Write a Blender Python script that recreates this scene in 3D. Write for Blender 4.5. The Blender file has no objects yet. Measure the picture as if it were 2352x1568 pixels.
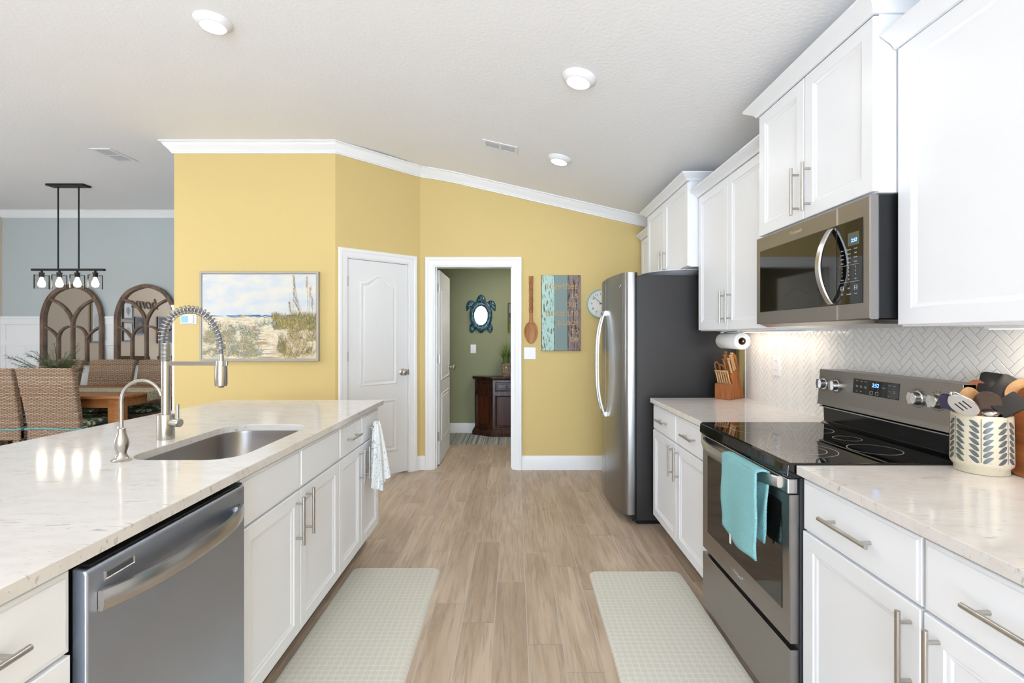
import bpy, bmesh, math, random
from mathutils import Vector, Matrix
from mathutils.geometry import tessellate_polygon
random.seed(7)
PI = math.pi
SC = bpy.context.scene
COL = SC.collection
# ------------------------------------------------------------------ camera
HC = 1.342
FPX = 17.0 / 36.0 * 2352
cam_d = bpy.data.cameras.new('camera')
cam_d.lens = 17.0; cam_d.sensor_width = 36.0; cam_d.sensor_fit = 'HORIZONTAL'
cam_d.shift_x = -(1183 - 1176) / 2352; cam_d.shift_y = (770 - 784) / 2352
cam_d.clip_start = 0.02
cam = bpy.data.objects.new('camera', cam_d); COL.objects.link(cam)
cam.location = (0, 0, HC); cam.rotation_euler = (PI / 2, 0, 0)
SC.camera = cam
# ------------------------------------------------------------------ view + world
SC.view_settings.view_transform = 'Standard'
SC.view_settings.look = 'None'
SC.view_settings.gamma = 1.0
SC.view_settings.use_curve_mapping = False
SC.view_settings.exposure = 0.38
W = bpy.data.worlds.new('sky'); SC.world = W; W.use_nodes = True
W.node_tree.nodes['Background'].inputs[0].default_value = (0.86, 0.93, 1.0, 1)
W.node_tree.nodes['Background'].inputs[1].default_value = 1.2

def light(name, kind, loc, rot, power, color=(1, 1, 1), sx=1, sy=None, **k):
    l = bpy.data.lights.new(name, kind); l.energy = power; l.color = color
    if kind == 'AREA':
        if sy is None: l.shape = 'DISK' if k.get('disk') else 'SQUARE'; l.size = sx
        else: l.shape = 'RECTANGLE'; l.size = sx; l.size_y = sy
        if 'spread' in k: l.spread = k['spread']
    o = bpy.data.objects.new(name, l); COL.objects.link(o)
    o.location = loc; o.rotation_euler = rot
    return o
# daylight through the windows behind the camera, two added left-wall fills, and the sun
light('window_or_fill_light', 'AREA', (-0.25, -4.85, 1.35), (PI / 2 + 0.55, 0, 0.12), 250, (0.66, 0.81, 1.0), 3.4, 2.2)
light('window_or_fill_light', 'AREA', (-6.9, -1.6, 1.5), (PI / 2 + .5, 0, -PI / 2), 14, (0.66, 0.83, 1.0), 2.6, 1.8)  # added fill area at the left wall, no real opening behind it
light('window_or_fill_light', 'AREA', (-6.9, 1.5, 1.5), (PI / 2 + .3, 0, -PI / 2 + 1.0), 85, (0.74, 0.87, 1.0), 1.6, 1.6)  # added fill area, turned to brighten the dining side
sun = light('sun', 'SUN', (0, -8, 5), (0, 0, 0), 58.0, (0.66, 0.81, 1.0)); sun.data.angle = math.radians(1.2)
sun.rotation_euler = Vector((-0.10, 1.0, -0.62)).to_track_quat('-Z', 'Y').to_euler()

# ------------------------------------------------------------------ helpers
def lin(c): return tuple(((v / 255) / 12.92 if v <= 10.3 else (((v / 255) + 0.055) / 1.055) ** 2.4) for v in c)
def at(px, py, Y): return Vector(((px - 1183) * Y / FPX, Y, HC - (py - 770) * Y / FPX))

def mat(name, c, rough=0.5, metal=0.0, spec=0.5, srgb=True, bump=None, var=None, emit=None, trans=0, coat=0, ior=1.45, alpha=1, aniso=0):
    m = bpy.data.materials.new(name); m.use_nodes = True
    nt = m.node_tree; b = nt.nodes['Principled BSDF']
    col = lin(c) if srgb else c
    b.inputs['Base Color'].default_value = (*col, 1)
    b.inputs['Roughness'].default_value = rough; b.inputs['Metallic'].default_value = metal
    b.inputs['Specular IOR Level'].default_value = spec; b.inputs['IOR'].default_value = ior
    b.inputs['Transmission Weight'].default_value = trans; b.inputs['Coat Weight'].default_value = coat
    b.inputs['Alpha'].default_value = alpha
    if emit: b.inputs['Emission Color'].default_value = (*lin(emit[0]), 1); b.inputs['Emission Strength'].default_value = emit[1]
    if bump or var:
        tc = nt.nodes.new('ShaderNodeTexCoord')
    if bump:   # (scale vec, strength, distance)
        mp = nt.nodes.new('ShaderNodeMapping'); mp.inputs['Scale'].default_value = bump[0]
        nt.links.new(tc.outputs['Object'], mp.inputs['Vector'])
        n = nt.nodes.new('ShaderNodeTexNoise'); n.inputs['Scale'].default_value = 1; n.inputs['Detail'].default_value = 3
        nt.links.new(mp.outputs[0], n.inputs['Vector'])
        bp = nt.nodes.new('ShaderNodeBump'); bp.inputs['Strength'].default_value = bump[1]; bp.inputs['Distance'].default_value = bump[2]
        nt.links.new(n.outputs['Fac'], bp.inputs['Height']); nt.links.new(bp.outputs[0], b.inputs['Normal'])
    if var:    # (scale vec, other colour, lo, hi, detail)
        mp = nt.nodes.new('ShaderNodeMapping'); mp.inputs['Scale'].default_value = var[0]
        nt.links.new(tc.outputs['Object'], mp.inputs['Vector'])
        n = nt.nodes.new('ShaderNodeTexNoise'); n.inputs['Scale'].default_value = 1; n.inputs['Detail'].default_value = var[4] if len(var) > 4 else 4
        nt.links.new(mp.outputs[0], n.inputs['Vector'])
        r = nt.nodes.new('ShaderNodeValToRGB'); r.color_ramp.elements[0].position = var[2]; r.color_ramp.elements[1].position = var[3]
        r.color_ramp.elements[0].color = (*col, 1); r.color_ramp.elements[1].color = (*lin(var[1]), 1)
        nt.links.new(n.outputs['Fac'], r.inputs[0]); nt.links.new(r.outputs[0], b.inputs['Base Color'])
    return m

def nodes(m): return m.node_tree, m.node_tree.nodes['Principled BSDF']
def nd(nt, t, **k):
    n = nt.nodes.new(t)
    for a, v in k.items(): setattr(n, a, v)
    return n
def mth(nt, op, a, b=None, c=None):
    n = nt.nodes.new('ShaderNodeMath'); n.operation = op
    for i, v in enumerate((a, b, c)):
        if v is None: continue
        if hasattr(v, 'links'): nt.links.new(v, n.inputs[i])
        else: n.inputs[i].default_value = v
    return n.outputs[0]
def mixc(nt, f, a, b):
    n = nt.nodes.new('ShaderNodeMix'); n.data_type = 'RGBA'
    for i, v in ((0, f), (6, a), (7, b)):
        if hasattr(v, 'links'): nt.links.new(v, n.inputs[i])
        else: n.inputs[i].default_value = v if i == 0 else (*v, 1)
    return n.outputs[2]

ORI = {}
class MB:
    def __init__(s): s.v = []; s.f = []; s.m = []; s.cm = 0
    def add(s, vs, fs, m=None):
        o = len(s.v); s.v += [tuple(v) for v in vs]
        for f in fs: s.f.append([i + o for i in f]); s.m.append(s.cm if m is None else m)
        return s
    def box(s, x0, x1, y0, y1, z0, z1, m=None):
        return s.add([(x, y, z) for z in (z0, z1) for y in (y0, y1) for x in (x0, x1)],
                     [(0, 2, 3, 1), (4, 5, 7, 6), (0, 1, 5, 4), (2, 6, 7, 3), (0, 4, 6, 2), (1, 3, 7, 5)], m)
    def hexa(s, p, m=None):   # 4 bottom, 4 top points
        return s.add(p, [(3, 2, 1, 0), (4, 5, 6, 7), (0, 1, 5, 4), (1, 2, 6, 5), (2, 3, 7, 6), (3, 0, 4, 7)], m)
    def tube(s, pts, r, n=12, caps=True, m=None, flat=None):
        pts = [Vector(p) for p in pts]; k = len(pts)
        if not hasattr(r, '__len__'): r = [r] * k
        T = []
        for i in range(k):
            t = (pts[min(i + 1, k - 1)] - pts[max(i - 1, 0)])
            T.append(t.normalized() if t.length > 1e-9 else Vector((0, 0, 1)))
        up = Vector((0, 0, 1)) if abs(T[0].z) < 0.9 else Vector((0, 1, 0))
        N = (up - T[0] * up.dot(T[0])).normalized(); vs = []
        for i in range(k):
            N = (N - T[i] * N.dot(T[i])).normalized(); B = T[i].cross(N)
            for j in range(n):
                a = 2 * PI * j / n; ca = math.cos(a); sa = math.sin(a)
                if flat: ca *= flat[0]; sa *= flat[1]
                vs.append(pts[i] + (N * ca + B * sa) * r[i])
        fs = [(i * n + j, i * n + (j + 1) % n, (i + 1) * n + (j + 1) % n, (i + 1) * n + j) for i in range(k - 1) for j in range(n)]
        if caps: fs += [tuple(range(n))[::-1], tuple((k - 1) * n + j for j in range(n))]
        return s.add(vs, fs, m)
    def cyl(s, a, b, r, n=16, m=None, r2=None): return s.tube([a, b], [r, r if r2 is None else r2], n, m=m)
    def lathe(s, prof, c=(0, 0, 0), n=32, m=None, sc=(1, 1), M=None, cap=True):   # prof [(r, z)]
        vs = []; c = Vector(c)
        for r, z in prof:
            for j in range(n):
                a = 2 * PI * j / n; p = Vector((r * math.cos(a) * sc[0], r * math.sin(a) * sc[1], z))
                vs.append(c + (M @ p if M else p))
        k = len(prof)
        fs = [(i * n + j, i * n + (j + 1) % n, (i + 1) * n + (j + 1) % n, (i + 1) * n + j) for i in range(k - 1) for j in range(n)]
        if prof[0] != prof[-1] and cap and prof[0][0] > 1e-6: fs.append(tuple(range(n))[::-1])
        if prof[0] != prof[-1] and cap and prof[-1][0] > 1e-6: fs.append(tuple((k - 1) * n + j for j in range(n)))
        return s.add(vs, fs, m)
    def ell(s, c, r, n=16, M=None, m=None):
        prof = [(math.sin(PI * i / 10) or 0, -math.cos(PI * i / 10)) for i in range(11)]
        vs = []; c = Vector(c)
        for q, z in prof:
            for j in range(n):
                a = 2 * PI * j / n; p = Vector((q * math.cos(a) * r[0], q * math.sin(a) * r[1], z * r[2])); vs.append(c + (M @ p if M else p))
        return s.add(vs, [(i * n + j, i * n + (j + 1) % n, (i + 1) * n + (j + 1) % n, (i + 1) * n + j) for i in range(10) for j in range(n)], m)
    def rings(s, P, u0, u1, v0, v1, rg, m=None, back=True):   # P(u,v,d); rg [(inset, d)]
        vs = []
        for i, d in rg: vs += [P(u0 + i, v0 + i, d), P(u1 - i, v0 + i, d), P(u1 - i, v1 - i, d), P(u0 + i, v1 - i, d)]
        k = len(rg); fs = [(a * 4 + j, a * 4 + (j + 1) % 4, a * 4 + 4 + (j + 1) % 4, a * 4 + 4 + j) for a in range(k - 1) for j in range(4)]
        fs.append(tuple((k - 1) * 4 + j for j in range(4)))
        if back: fs.append((3, 2, 1, 0))
        return s.add(vs, fs, m)
    def loops(s, L, closed=True, cap0=False, cap1=False, m=None):
        n = len(L[0]); vs = [p for l in L for p in l]
        fs = [(a * n + j, a * n + (j + 1) % n, a * n + n + (j + 1) % n, a * n + n + j) for a in range(len(L) - 1) for j in range(n if closed else n - 1)]
        if cap0: fs.append(tuple(range(n))[::-1])
        if cap1: fs.append(tuple((len(L) - 1) * n + j for j in range(n)))
        return s.add(vs, fs, m)
    def prism(s, poly, P, d0, d1, m=None):   # poly [(u,v)], P(u,v,d)
        return s.loops([[P(u, v, d0) for u, v in poly], [P(u, v, d1) for u, v in poly]], True, True, True, m)
    def build(s, name, mats, parent=None, smooth=False, bevel=0, seg=2, sub=0, origin=None, ang=40, solid=0):
        if not isinstance(mats, (list, tuple)): mats = [mats]
        o0 = ORI.get(parent.name, Vector()) if parent else (Vector(origin) if origin is not None else Vector())
        me = bpy.data.meshes.new(name)
        me.from_pydata([tuple(Vector(v) - o0) for v in s.v], [], s.f)
        for q in mats: me.materials.append(q)
        for p, mi in zip(me.polygons, s.m): p.material_index = mi
        bm = bmesh.new(); bm.from_mesh(me); bmesh.ops.recalc_face_normals(bm, faces=bm.faces); bm.to_mesh(me); bm.free()
        if smooth:
            me.polygons.foreach_set('use_smooth', [True] * len(me.polygons))
            me.set_sharp_from_angle(angle=math.radians(ang))
        ob = bpy.data.objects.new(name, me); COL.objects.link(ob)
        if parent: ob.parent = parent; ORI[ob.name] = o0
        else: ob.location = o0; ORI[ob.name] = o0
        if solid: md = ob.modifiers.new('t', 'SOLIDIFY'); md.thickness = solid; md.offset = 0
        if bevel:
            md = ob.modifiers.new('b', 'BEVEL'); md.width = bevel; md.segments = seg; md.limit_method = 'ANGLE'; md.angle_limit = math.radians(40)
        if sub: md = ob.modifiers.new('s', 'SUBSURF'); md.levels = sub; md.render_levels = sub
        return ob

def tag(o, label, cat, group=None, kind=None):
    o['label'] = label; o['category'] = cat
    if group: o['group'] = group
    if kind: o['kind'] = kind
    return o
def thing(name, loc, label, cat, group=None):
    o = bpy.data.objects.new(name, None); COL.objects.link(o); o.location = loc; ORI[o.name] = Vector(loc)
    o.empty_display_size = 0.05
    return tag(o, label, cat, group)
def struct(o): o['kind'] = 'structure'; return o
def kids(o): return [c for c in bpy.data.objects if c.parent == o]
def dup(root, loc, rz=None, label=None):
    r = root.copy(); COL.objects.link(r); r.location = loc
    if rz is not None: r.rotation_euler = (0, 0, rz)
    if label: r['label'] = label
    for ch in kids(root):
        c = ch.copy(); COL.objects.link(c); c.parent = r
        for g in kids(ch):
            d = g.copy(); COL.objects.link(d); d.parent = c
    return r
FR_R = Matrix(((0, 0, -1), (-1, 0, 0), (0, 1, 0))).to_4x4()     # faces -X, read from the left
FR_L = Matrix(((0, 0, 1), (1, 0, 0), (0, 1, 0))).to_4x4()       # faces +X
FR_B = Matrix(((1, 0, 0), (0, 0, -1), (0, 1, 0))).to_4x4()      # faces -Y
def text(s, size, loc, fr, m, parent, name='lettering', ext=0.0005, shear=0, bold=0):
    c = bpy.data.curves.new(name, 'FONT'); c.body = s; c.size = size; c.extrude = ext; c.align_x = 'CENTER'; c.align_y = 'CENTER'
    c.shear = shear; c.offset = bold; c.resolution_u = 3
    c.materials.append(m)
    tmp = bpy.data.objects.new('tmp', c); me = bpy.data.meshes.new_from_object(tmp); bpy.data.objects.remove(tmp); bpy.data.curves.remove(c)
    me.name = name
    if not me.materials: me.materials.append(m)
    o = bpy.data.objects.new(name, me); COL.objects.link(o)
    o0 = ORI.get(parent.name, Vector()) if parent else Vector()
    if parent: o.parent = parent
    o.matrix_local = Matrix.Translation(Vector(loc) - o0) @ fr
    ORI[o.name] = o0
    return o
def PR(X0): return lambda u, v, d: (X0 - d, u, v)
def PL(X0): return lambda u, v, d: (X0 + d, u, v)
def PB(Y0): return lambda u, v, d: (u, Y0 - d, v)
def arc(c, r, a0, a1, n, ax=(1, 0, 0), ay=(0, 0, 1)):
    c = Vector(c); ax = Vector(ax); ay = Vector(ay)
    return [c + ax * r * math.cos(a0 + (a1 - a0) * i / n) + ay * r * math.sin(a0 + (a1 - a0) * i / n) for i in range(n + 1)]
def sweep(mb, path, prof, side=1, m=None):   # path xyz polyline, prof [(out, up)], horizontal mitres
    P = [Vector(p) for p in path]; L = []
    for i, p in enumerate(P):
        ds = []
        if i > 0: ds.append((P[i] - P[i - 1]))
        if i < len(P) - 1: ds.append((P[i + 1] - P[i]))
        ns = [Vector((d.y, -d.x, 0)).normalized() * side for d in ds]
        n = ns[0] if len(ns) == 1 else (ns[0] + ns[1]) / (1 + ns[0].dot(ns[1]))
        L.append([p + n * o + Vector((0, 0, u)) for o, u in prof])
    return mb.loops(L, True, True, True, m)

# ------------------------------------------------------------------ materials
M = {}
M['ceiling'] = mat('ceiling_paint', (243, 244, 246), 0.9, spec=0.2, bump=((55, 55, 55), 0.35, 0.004))
M['yellow'] = mat('yellow_wall_paint', (215, 191, 130), 0.7, spec=0.3, bump=((90, 90, 90), 0.25, 0.003))
M['green'] = mat('green_wall_paint', (150, 152, 122), 0.8, spec=0.2, bump=((90, 90, 90), 0.2, 0.003))
M['greyblue'] = mat('grey_blue_wall_paint', (186, 193, 193), 0.8, spec=0.2, bump=((90, 90, 90), 0.2, 0.003))
M['beige'] = mat('beige_wall_paint', (214, 200, 182), 0.8, spec=0.2)
M['trim'] = mat('white_trim_paint', (240, 240, 240), 0.35)
M['doorw'] = mat('white_door_paint', (233, 233, 233), 0.4)
M['cab'] = mat('white_cabinet_paint', (241, 243, 247), 0.33, bump=((4, 4, 30), 0.04, 0.002))
M['steelf'] = mat('brushed_steel_fridge', (146, 145, 143), 0.28, 1.0, bump=((3, 3, 400), 0.06, 0.002))
M['steeld'] = mat('brushed_steel_dishwasher', (178, 186, 200), 0.4, 1.0, bump=((3, 3, 400), 0.06, 0.002))
M['steel'] = mat('brushed_steel', (157, 153, 151), 0.34, 1.0, bump=((3, 3, 400), 0.06, 0.002))
M['steelv'] = mat('brushed_steel_light', (196, 194, 191), 0.27, 1.0, bump=((200, 200, 3), 0.04, 0.001))
M['nickel'] = mat('brushed_nickel', (190, 186, 180), 0.28, 1.0)
M['chrome'] = mat('chrome', (215, 217, 220), 0.12, 1.0)
M['blackgl'] = mat('black_glass', (8, 8, 9), 0.03, spec=0.8)
M['ovengl'] = mat('dark_oven_glass', (22, 18, 16), 0.04, spec=0.9)
M['black'] = mat('black_plastic', (18, 19, 21), 0.35)
M['blackgloss'] = mat('black_enamel', (12, 12, 13), 0.12)
M['charcoal'] = mat('charcoal_side_panel', (64, 62, 61), 0.42, 0.6)
M['darkgrey'] = mat('dark_grey_metal', (84, 88, 92), 0.4, 0.4)
M['white'] = mat('white_plastic', (238, 238, 240), 0.35)
M['blackmetal'] = mat('black_metal', (28, 27, 27), 0.5, 0.3)
M['emit'] = mat('lit_lens', (255, 255, 255), 0.5, emit=((255, 253, 248), 9))
M['bulb'] = mat('lit_bulb', (255, 240, 220), 0.5, emit=((255, 236, 210), 16))
M['led'] = mat('warm_led_strip', (255, 240, 220), 0.5, emit=((255, 222, 184), 2.5))
M['glass'] = mat('clear_glass', (255, 255, 255), 0.02, trans=1.0, ior=1.45)
def thin_glass():
    m = bpy.data.materials.new('thin_clear_glass'); m.use_nodes = True; nt = m.node_tree; nt.nodes.remove(nt.nodes['Principled BSDF'])
    t = nt.nodes.new('ShaderNodeBsdfTransparent'); g = nt.nodes.new('ShaderNodeBsdfGlossy'); g.inputs['Roughness'].default_value = .03; t.inputs[0].default_value = (.95, .95, .95, 1)
    f = nt.nodes.new('ShaderNodeFresnel'); f.inputs[0].default_value = 1.15; x = nt.nodes.new('ShaderNodeMixShader'); nt.links.new(f.outputs[0], x.inputs[0]); nt.links.new(t.outputs[0], x.inputs[1]); nt.links.new(g.outputs[0], x.inputs[2])
    nt.links.new(x.outputs[0], nt.nodes['Material Output'].inputs[0]); return m
M['glass'] = thin_glass()
M['mirror'] = mat('mirror_glass', (225, 225, 225), 0.01, 1.0)
M['blue_led'] = mat('blue_display', (60, 110, 255), 0.5, emit=((90, 140, 255), 4))
M['key'] = mat('printed_grey', (190, 190, 190), 0.6)
M['kickwood'] = None

# quartz worktop: warm white with thin grey flecks
def quartz():
    m = mat('quartz_worktop', (222, 217, 210), 0.09, spec=0.55); nt, b = nodes(m)
    tc = nd(nt, 'ShaderNodeTexCoord'); base = lin((224, 220, 216))
    def fleck(sc, lo, hi, seed):
        mp = nd(nt, 'ShaderNodeMapping'); mp.inputs['Scale'].default_value = sc; mp.inputs['Location'].default_value = (seed, seed * 2, 0)
        mp.inputs['Rotation'].default_value = (0, 0, 0.12)
        nt.links.new(tc.outputs['Object'], mp.inputs[0])
        n = nd(nt, 'ShaderNodeTexNoise'); n.inputs['Scale'].default_value = 1; n.inputs['Detail'].default_value = 5; n.inputs['Distortion'].default_value = 0.6
        nt.links.new(mp.outputs[0], n.inputs['Vector'])
        r = nd(nt, 'ShaderNodeValToRGB'); r.color_ramp.elements[0].position = lo; r.color_ramp.elements[1].position = hi
        nt.links.new(n.outputs['Fac'], r.inputs[0]); return r.outputs[0]
    f1 = fleck((18, 80, 40), 0.635, 0.70, 3.1); f2 = fleck((9, 22, 20), 0.45, 0.75, 9.3); f3 = fleck((30, 170, 80), 0.62, 0.71, 5.5)
    c = mixc(nt, mth(nt, 'MULTIPLY', f2, 0.5), base, lin((206, 199, 192)))
    c = mixc(nt, mth(nt, 'MULTIPLY', f1, 0.42), c, lin((130, 122, 116)))
    c = mixc(nt, mth(nt, 'MULTIPLY', f3, 0.28), c, lin((120, 112, 106)))
    nt.links.new(c, b.inputs['Base Color']); return m
M['quartz'] = quartz()

def wood(name, c1, c2, sc=(6, 60, 6), rough=0.45, ring=0.0):
    m = mat(name, c1, rough, var=(sc, c2, 0.35, 0.68, 6)); return m
M['tablewood'] = wood('honey_oak', (176, 118, 68), (139, 86, 45), (3, 40, 40), 0.35)
M['darkwood'] = wood('dark_walnut', (74, 42, 28), (40, 21, 14), (30, 30, 3), 0.25)
M['redwood'] = wood('red_brown_slats', (104, 55, 32), (70, 34, 20), (60, 60, 3), 0.35)
M['framewood'] = wood('weathered_brown_wood', (128, 106, 90), (92, 74, 62), (20, 20, 6), 0.7)
M['blockwood'] = wood('knife_block_wood', (170, 104, 52), (128, 70, 34), (40, 40, 6), 0.4)
M['handlewood'] = wood('pale_handle_wood', (214, 176, 128), (182, 138, 90), (60, 60, 12), 0.45)
M['spoonwood'] = wood('spoon_wood', (176, 122, 72), (150, 96, 52), (30, 30, 8), 0.5)
M['boardwood'] = wood('cutting_board_wood', (166, 98, 52), (120, 66, 34), (60, 4, 30), 0.4)
M['utwood'] = wood('utensil_wood', (204, 160, 110), (180, 132, 84), (40, 40, 10), 0.5)

def wicker():
    m = mat('woven_wicker', (160, 130, 105), 0.8, spec=0.2); nt, b = nodes(m)
    tc = nd(nt, 'ShaderNodeTexCoord'); sp = nd(nt, 'ShaderNodeSeparateXYZ'); nt.links.new(tc.outputs['Object'], sp.inputs[0])
    u = mth(nt, 'ADD', sp.outputs[0], sp.outputs[1])
    def nz(sc, det, src=None):
        n = nd(nt, 'ShaderNodeTexNoise'); n.inputs['Scale'].default_value = sc; n.inputs['Detail'].default_value = det; nt.links.new(src or tc.outputs['Object'], n.inputs['Vector']); return n.outputs['Fac']
    zz = mth(nt, 'ADD', mth(nt, 'DIVIDE', sp.outputs[2], 0.0125), mth(nt, 'MULTIPLY', nz(9, 3), 2.6))
    row = mth(nt, 'FLOOR', zz); fr = mth(nt, 'FRACT', zz)
    ph = mth(nt, 'ADD', mth(nt, 'DIVIDE', mth(nt, 'ADD', u, mth(nt, 'MULTIPLY', nz(14, 2), 0.03)), 0.052), mth(nt, 'MULTIPLY', row, 0.5))
    a_ = mth(nt, 'SINE', mth(nt, 'MULTIPLY', fr, PI)); b_ = mth(nt, 'SINE', mth(nt, 'MULTIPLY', ph, 2 * PI))
    hgt = mth(nt, 'MULTIPLY', a_, mth(nt, 'ADD', 0.62, mth(nt, 'MULTIPLY', b_, 0.38)))
    rw = nd(nt, 'ShaderNodeTexWhiteNoise'); rw.noise_dimensions = '1D'; nt.links.new(row, rw.inputs['W'])
    mp = nd(nt, 'ShaderNodeMapping'); mp.inputs['Scale'].default_value = (22, 22, 160); nt.links.new(tc.outputs['Object'], mp.inputs[0]); st = nz(1, 4, mp.outputs[0])
    c = mixc(nt, mth(nt, 'ADD', mth(nt, 'MULTIPLY', rw.outputs[0], .45), mth(nt, 'MULTIPLY', st, .55)), lin((148, 112, 84)), lin((206, 184, 162)))
    r = nd(nt, 'ShaderNodeMapRange'); r.inputs[1].default_value = .05; r.inputs[2].default_value = .42; nt.links.new(hgt, r.inputs[0])
    c = mixc(nt, r.outputs[0], lin((74, 52, 38)), c)
    nt.links.new(c, b.inputs['Base Color'])
    bp = nd(nt, 'ShaderNodeBump'); bp.inputs['Strength'].default_value = 0.8; bp.inputs['Distance'].default_value = 0.006
    nt.links.new(hgt, bp.inputs['Height']); nt.links.new(bp.outputs[0], b.inputs['Normal'])
    return m
M['wicker'] = wicker()

def matpat():   # kitchen mat: small floral squares
    m = mat('mat_vinyl', (200, 200, 186), 0.45, spec=0.35); nt, b = nodes(m)
    tc = nd(nt, 'ShaderNodeTexCoord'); sp = nd(nt, 'ShaderNodeSeparateXYZ'); nt.links.new(tc.outputs['Object'], sp.inputs[0])
    fx = mth(nt, 'SUBTRACT', mth(nt, 'FRACT', mth(nt, 'DIVIDE', sp.outputs[0], 0.028)), 0.5)
    fy = mth(nt, 'SUBTRACT', mth(nt, 'FRACT', mth(nt, 'DIVIDE', sp.outputs[1], 0.028)), 0.5)
    ax = mth(nt, 'ABSOLUTE', fx); ay = mth(nt, 'ABSOLUTE', fy)
    grid = mth(nt, 'GREATER_THAN', mth(nt, 'MAXIMUM', ax, ay), 0.42)
    rr = mth(nt, 'SQRT', mth(nt, 'ADD', mth(nt, 'MULTIPLY', fx, fx), mth(nt, 'MULTIPLY', fy, fy)))
    an = mth(nt, 'ARCTAN2', fy, fx); pet = mth(nt, 'MULTIPLY', mth(nt, 'COSINE', mth(nt, 'MULTIPLY', an, 4)), 0.09)
    ring = mth(nt, 'LESS_THAN', mth(nt, 'ABSOLUTE', mth(nt, 'SUBTRACT', rr, mth(nt, 'ADD', pet, 0.24))), 0.055)
    n = nd(nt, 'ShaderNodeTexNoise'); n.inputs['Scale'].default_value = 300; nt.links.new(tc.outputs['Object'], n.inputs['Vector'])
    c = mixc(nt, mth(nt, 'MULTIPLY', grid, 0.4), lin((216, 213, 202)), lin((232, 229, 220)))
    c = mixc(nt, mth(nt, 'MULTIPLY', ring, 0.5), c, lin((182, 178, 162)))
    c = mixc(nt, mth(nt, 'MULTIPLY', n.outputs['Fac'], 0.3), c, lin((202, 198, 187)))
    nt.links.new(c, b.inputs['Base Color']); return m
M['mat'] = matpat()

def tilewood():
    m = mat('wood_look_tile', (170, 148, 128), 0.38, spec=0.4); nt, b = nodes(m)
    tc = nd(nt, 'ShaderNodeTexCoord'); at_ = nd(nt, 'ShaderNodeAttribute'); at_.attribute_name = 'rnd'
    off = nd(nt, 'ShaderNodeCombineXYZ'); nt.links.new(mth(nt, 'MULTIPLY', at_.outputs['Fac'], 37.0), off.inputs[0]); nt.links.new(mth(nt, 'MULTIPLY', at_.outputs['Fac'], 91.0), off.inputs[2])
    va = nd(nt, 'ShaderNodeVectorMath'); va.operation = 'ADD'; nt.links.new(tc.outputs['Object'], va.inputs[0]); nt.links.new(off.outputs[0], va.inputs[1])
    def noise(sc, det, dist=0):
        mp = nd(nt, 'ShaderNodeMapping'); mp.inputs['Scale'].default_value = sc; nt.links.new(va.outputs[0], mp.inputs[0])
        n = nd(nt, 'ShaderNodeTexNoise'); n.inputs['Scale'].default_value = 1; n.inputs['Detail'].default_value = det; n.inputs['Distortion'].default_value = dist
        nt.links.new(mp.outputs[0], n.inputs['Vector']); return n.outputs['Fac']
    g1 = noise((60, 3.0, 1), 6, 0.8); g2 = noise((9, 1.4, 1), 3, 1.2); g3 = noise((220, 14, 1), 2)
    def ramp(x, lo, hi):
        r = nd(nt, 'ShaderNodeMapRange'); r.inputs[1].default_value = lo; r.inputs[2].default_value = hi; nt.links.new(x, r.inputs[0]); return r.outputs[0]
    c = mixc(nt, at_.outputs['Fac'], lin((208, 188, 166)), lin((182, 162, 142)))
    c = mixc(nt, mth(nt, 'MULTIPLY', ramp(g2, 0.42, 0.7), 0.6), c, lin((150, 128, 106)))
    c = mixc(nt, mth(nt, 'MULTIPLY', ramp(g1, 0.46, 0.68), 0.65), c, lin((152, 132, 112)))
    c = mixc(nt, mth(nt, 'MULTIPLY', ramp(g3, 0.5, 0.8), 0.4), c, lin((196, 178, 160)))
    nt.links.new(c, b.inputs['Base Color'])
    bp = nd(nt, 'ShaderNodeBump'); bp.inputs['Strength'].default_value = 0.2; bp.inputs['Distance'].default_value = 0.001
    nt.links.new(g1, bp.inputs['Height']); nt.links.new(bp.outputs[0], b.inputs['Normal']); return m
M['floor'] = tilewood()
M['grout'] = mat('grey_grout', (196, 190, 182), 0.8)
M['kick'] = mat('grey_brown_tile_base', (140, 128, 120), 0.5, var=((3, 3, 90), (116, 104, 96), 0.4, 0.65))
M['tile'] = mat('white_ceramic_tile', (241, 239, 236), 0.16)
M['tgrout'] = mat('white_grout', (234, 231, 226), 0.8)
# ================================================================== the setting
CZ = 3.035; XK = -0.95; SL = 0.231           # flat ceiling height, where the slope starts, its rate
def cz(x, y=0):
    h = 0.4
    if abs(x - XK) < h: return CZ - SL * (x - XK + h) ** 2 / (4 * h)
    return CZ - SL * max(0, x - XK)
XL, XR, YB, YF, YD = -7.0, 1.592, -5.0, 4.84, 6.6
# floor of wood-look tiles laid along Y
C0, CW, PL_ = -0.0963, 0.1515, 0.885
JO = {-5: 2.10, -4: 2.72, -3: 3.01, -2: 2.42, -1: 2.26, 0: 2.641, 1: 2.10, 2: 1.926, 3: 2.55, 4: 3.25}   # joint seen in each column
fb = MB(); rn = []
for k in range(-47, 13):
    x0 = C0 + CW * (k - 0) ; x1 = x0 + CW
    j = JO.get(k, 2 + random.random() * PL_)
    y = j - PL_ * math.ceil((j + 5.0) / PL_)
    while y < 6.7:
        y0, y1 = max(y, -5.0), min(y + PL_, 6.7)
        if y1 > y0 + .01:
            g = 0.0019; fb.add([(x0 + g, y0 + g, 0), (x1 - g, y0 + g, 0), (x1 - g, y1 - g, 0), (x0 + g, y1 - g, 0)], [(0, 1, 2, 3)]); rn.append(random.random())
        y += PL_
fb.box(-7.2, 1.85, -5.1, 6.85, -0.06, -0.0012, 1); rn += [0] * 6
fl = struct(fb.build('floor', [M['floor'], M['grout']]))
bmf = bmesh.new(); bmf.from_mesh(fl.data)   # tile tops face up
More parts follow.
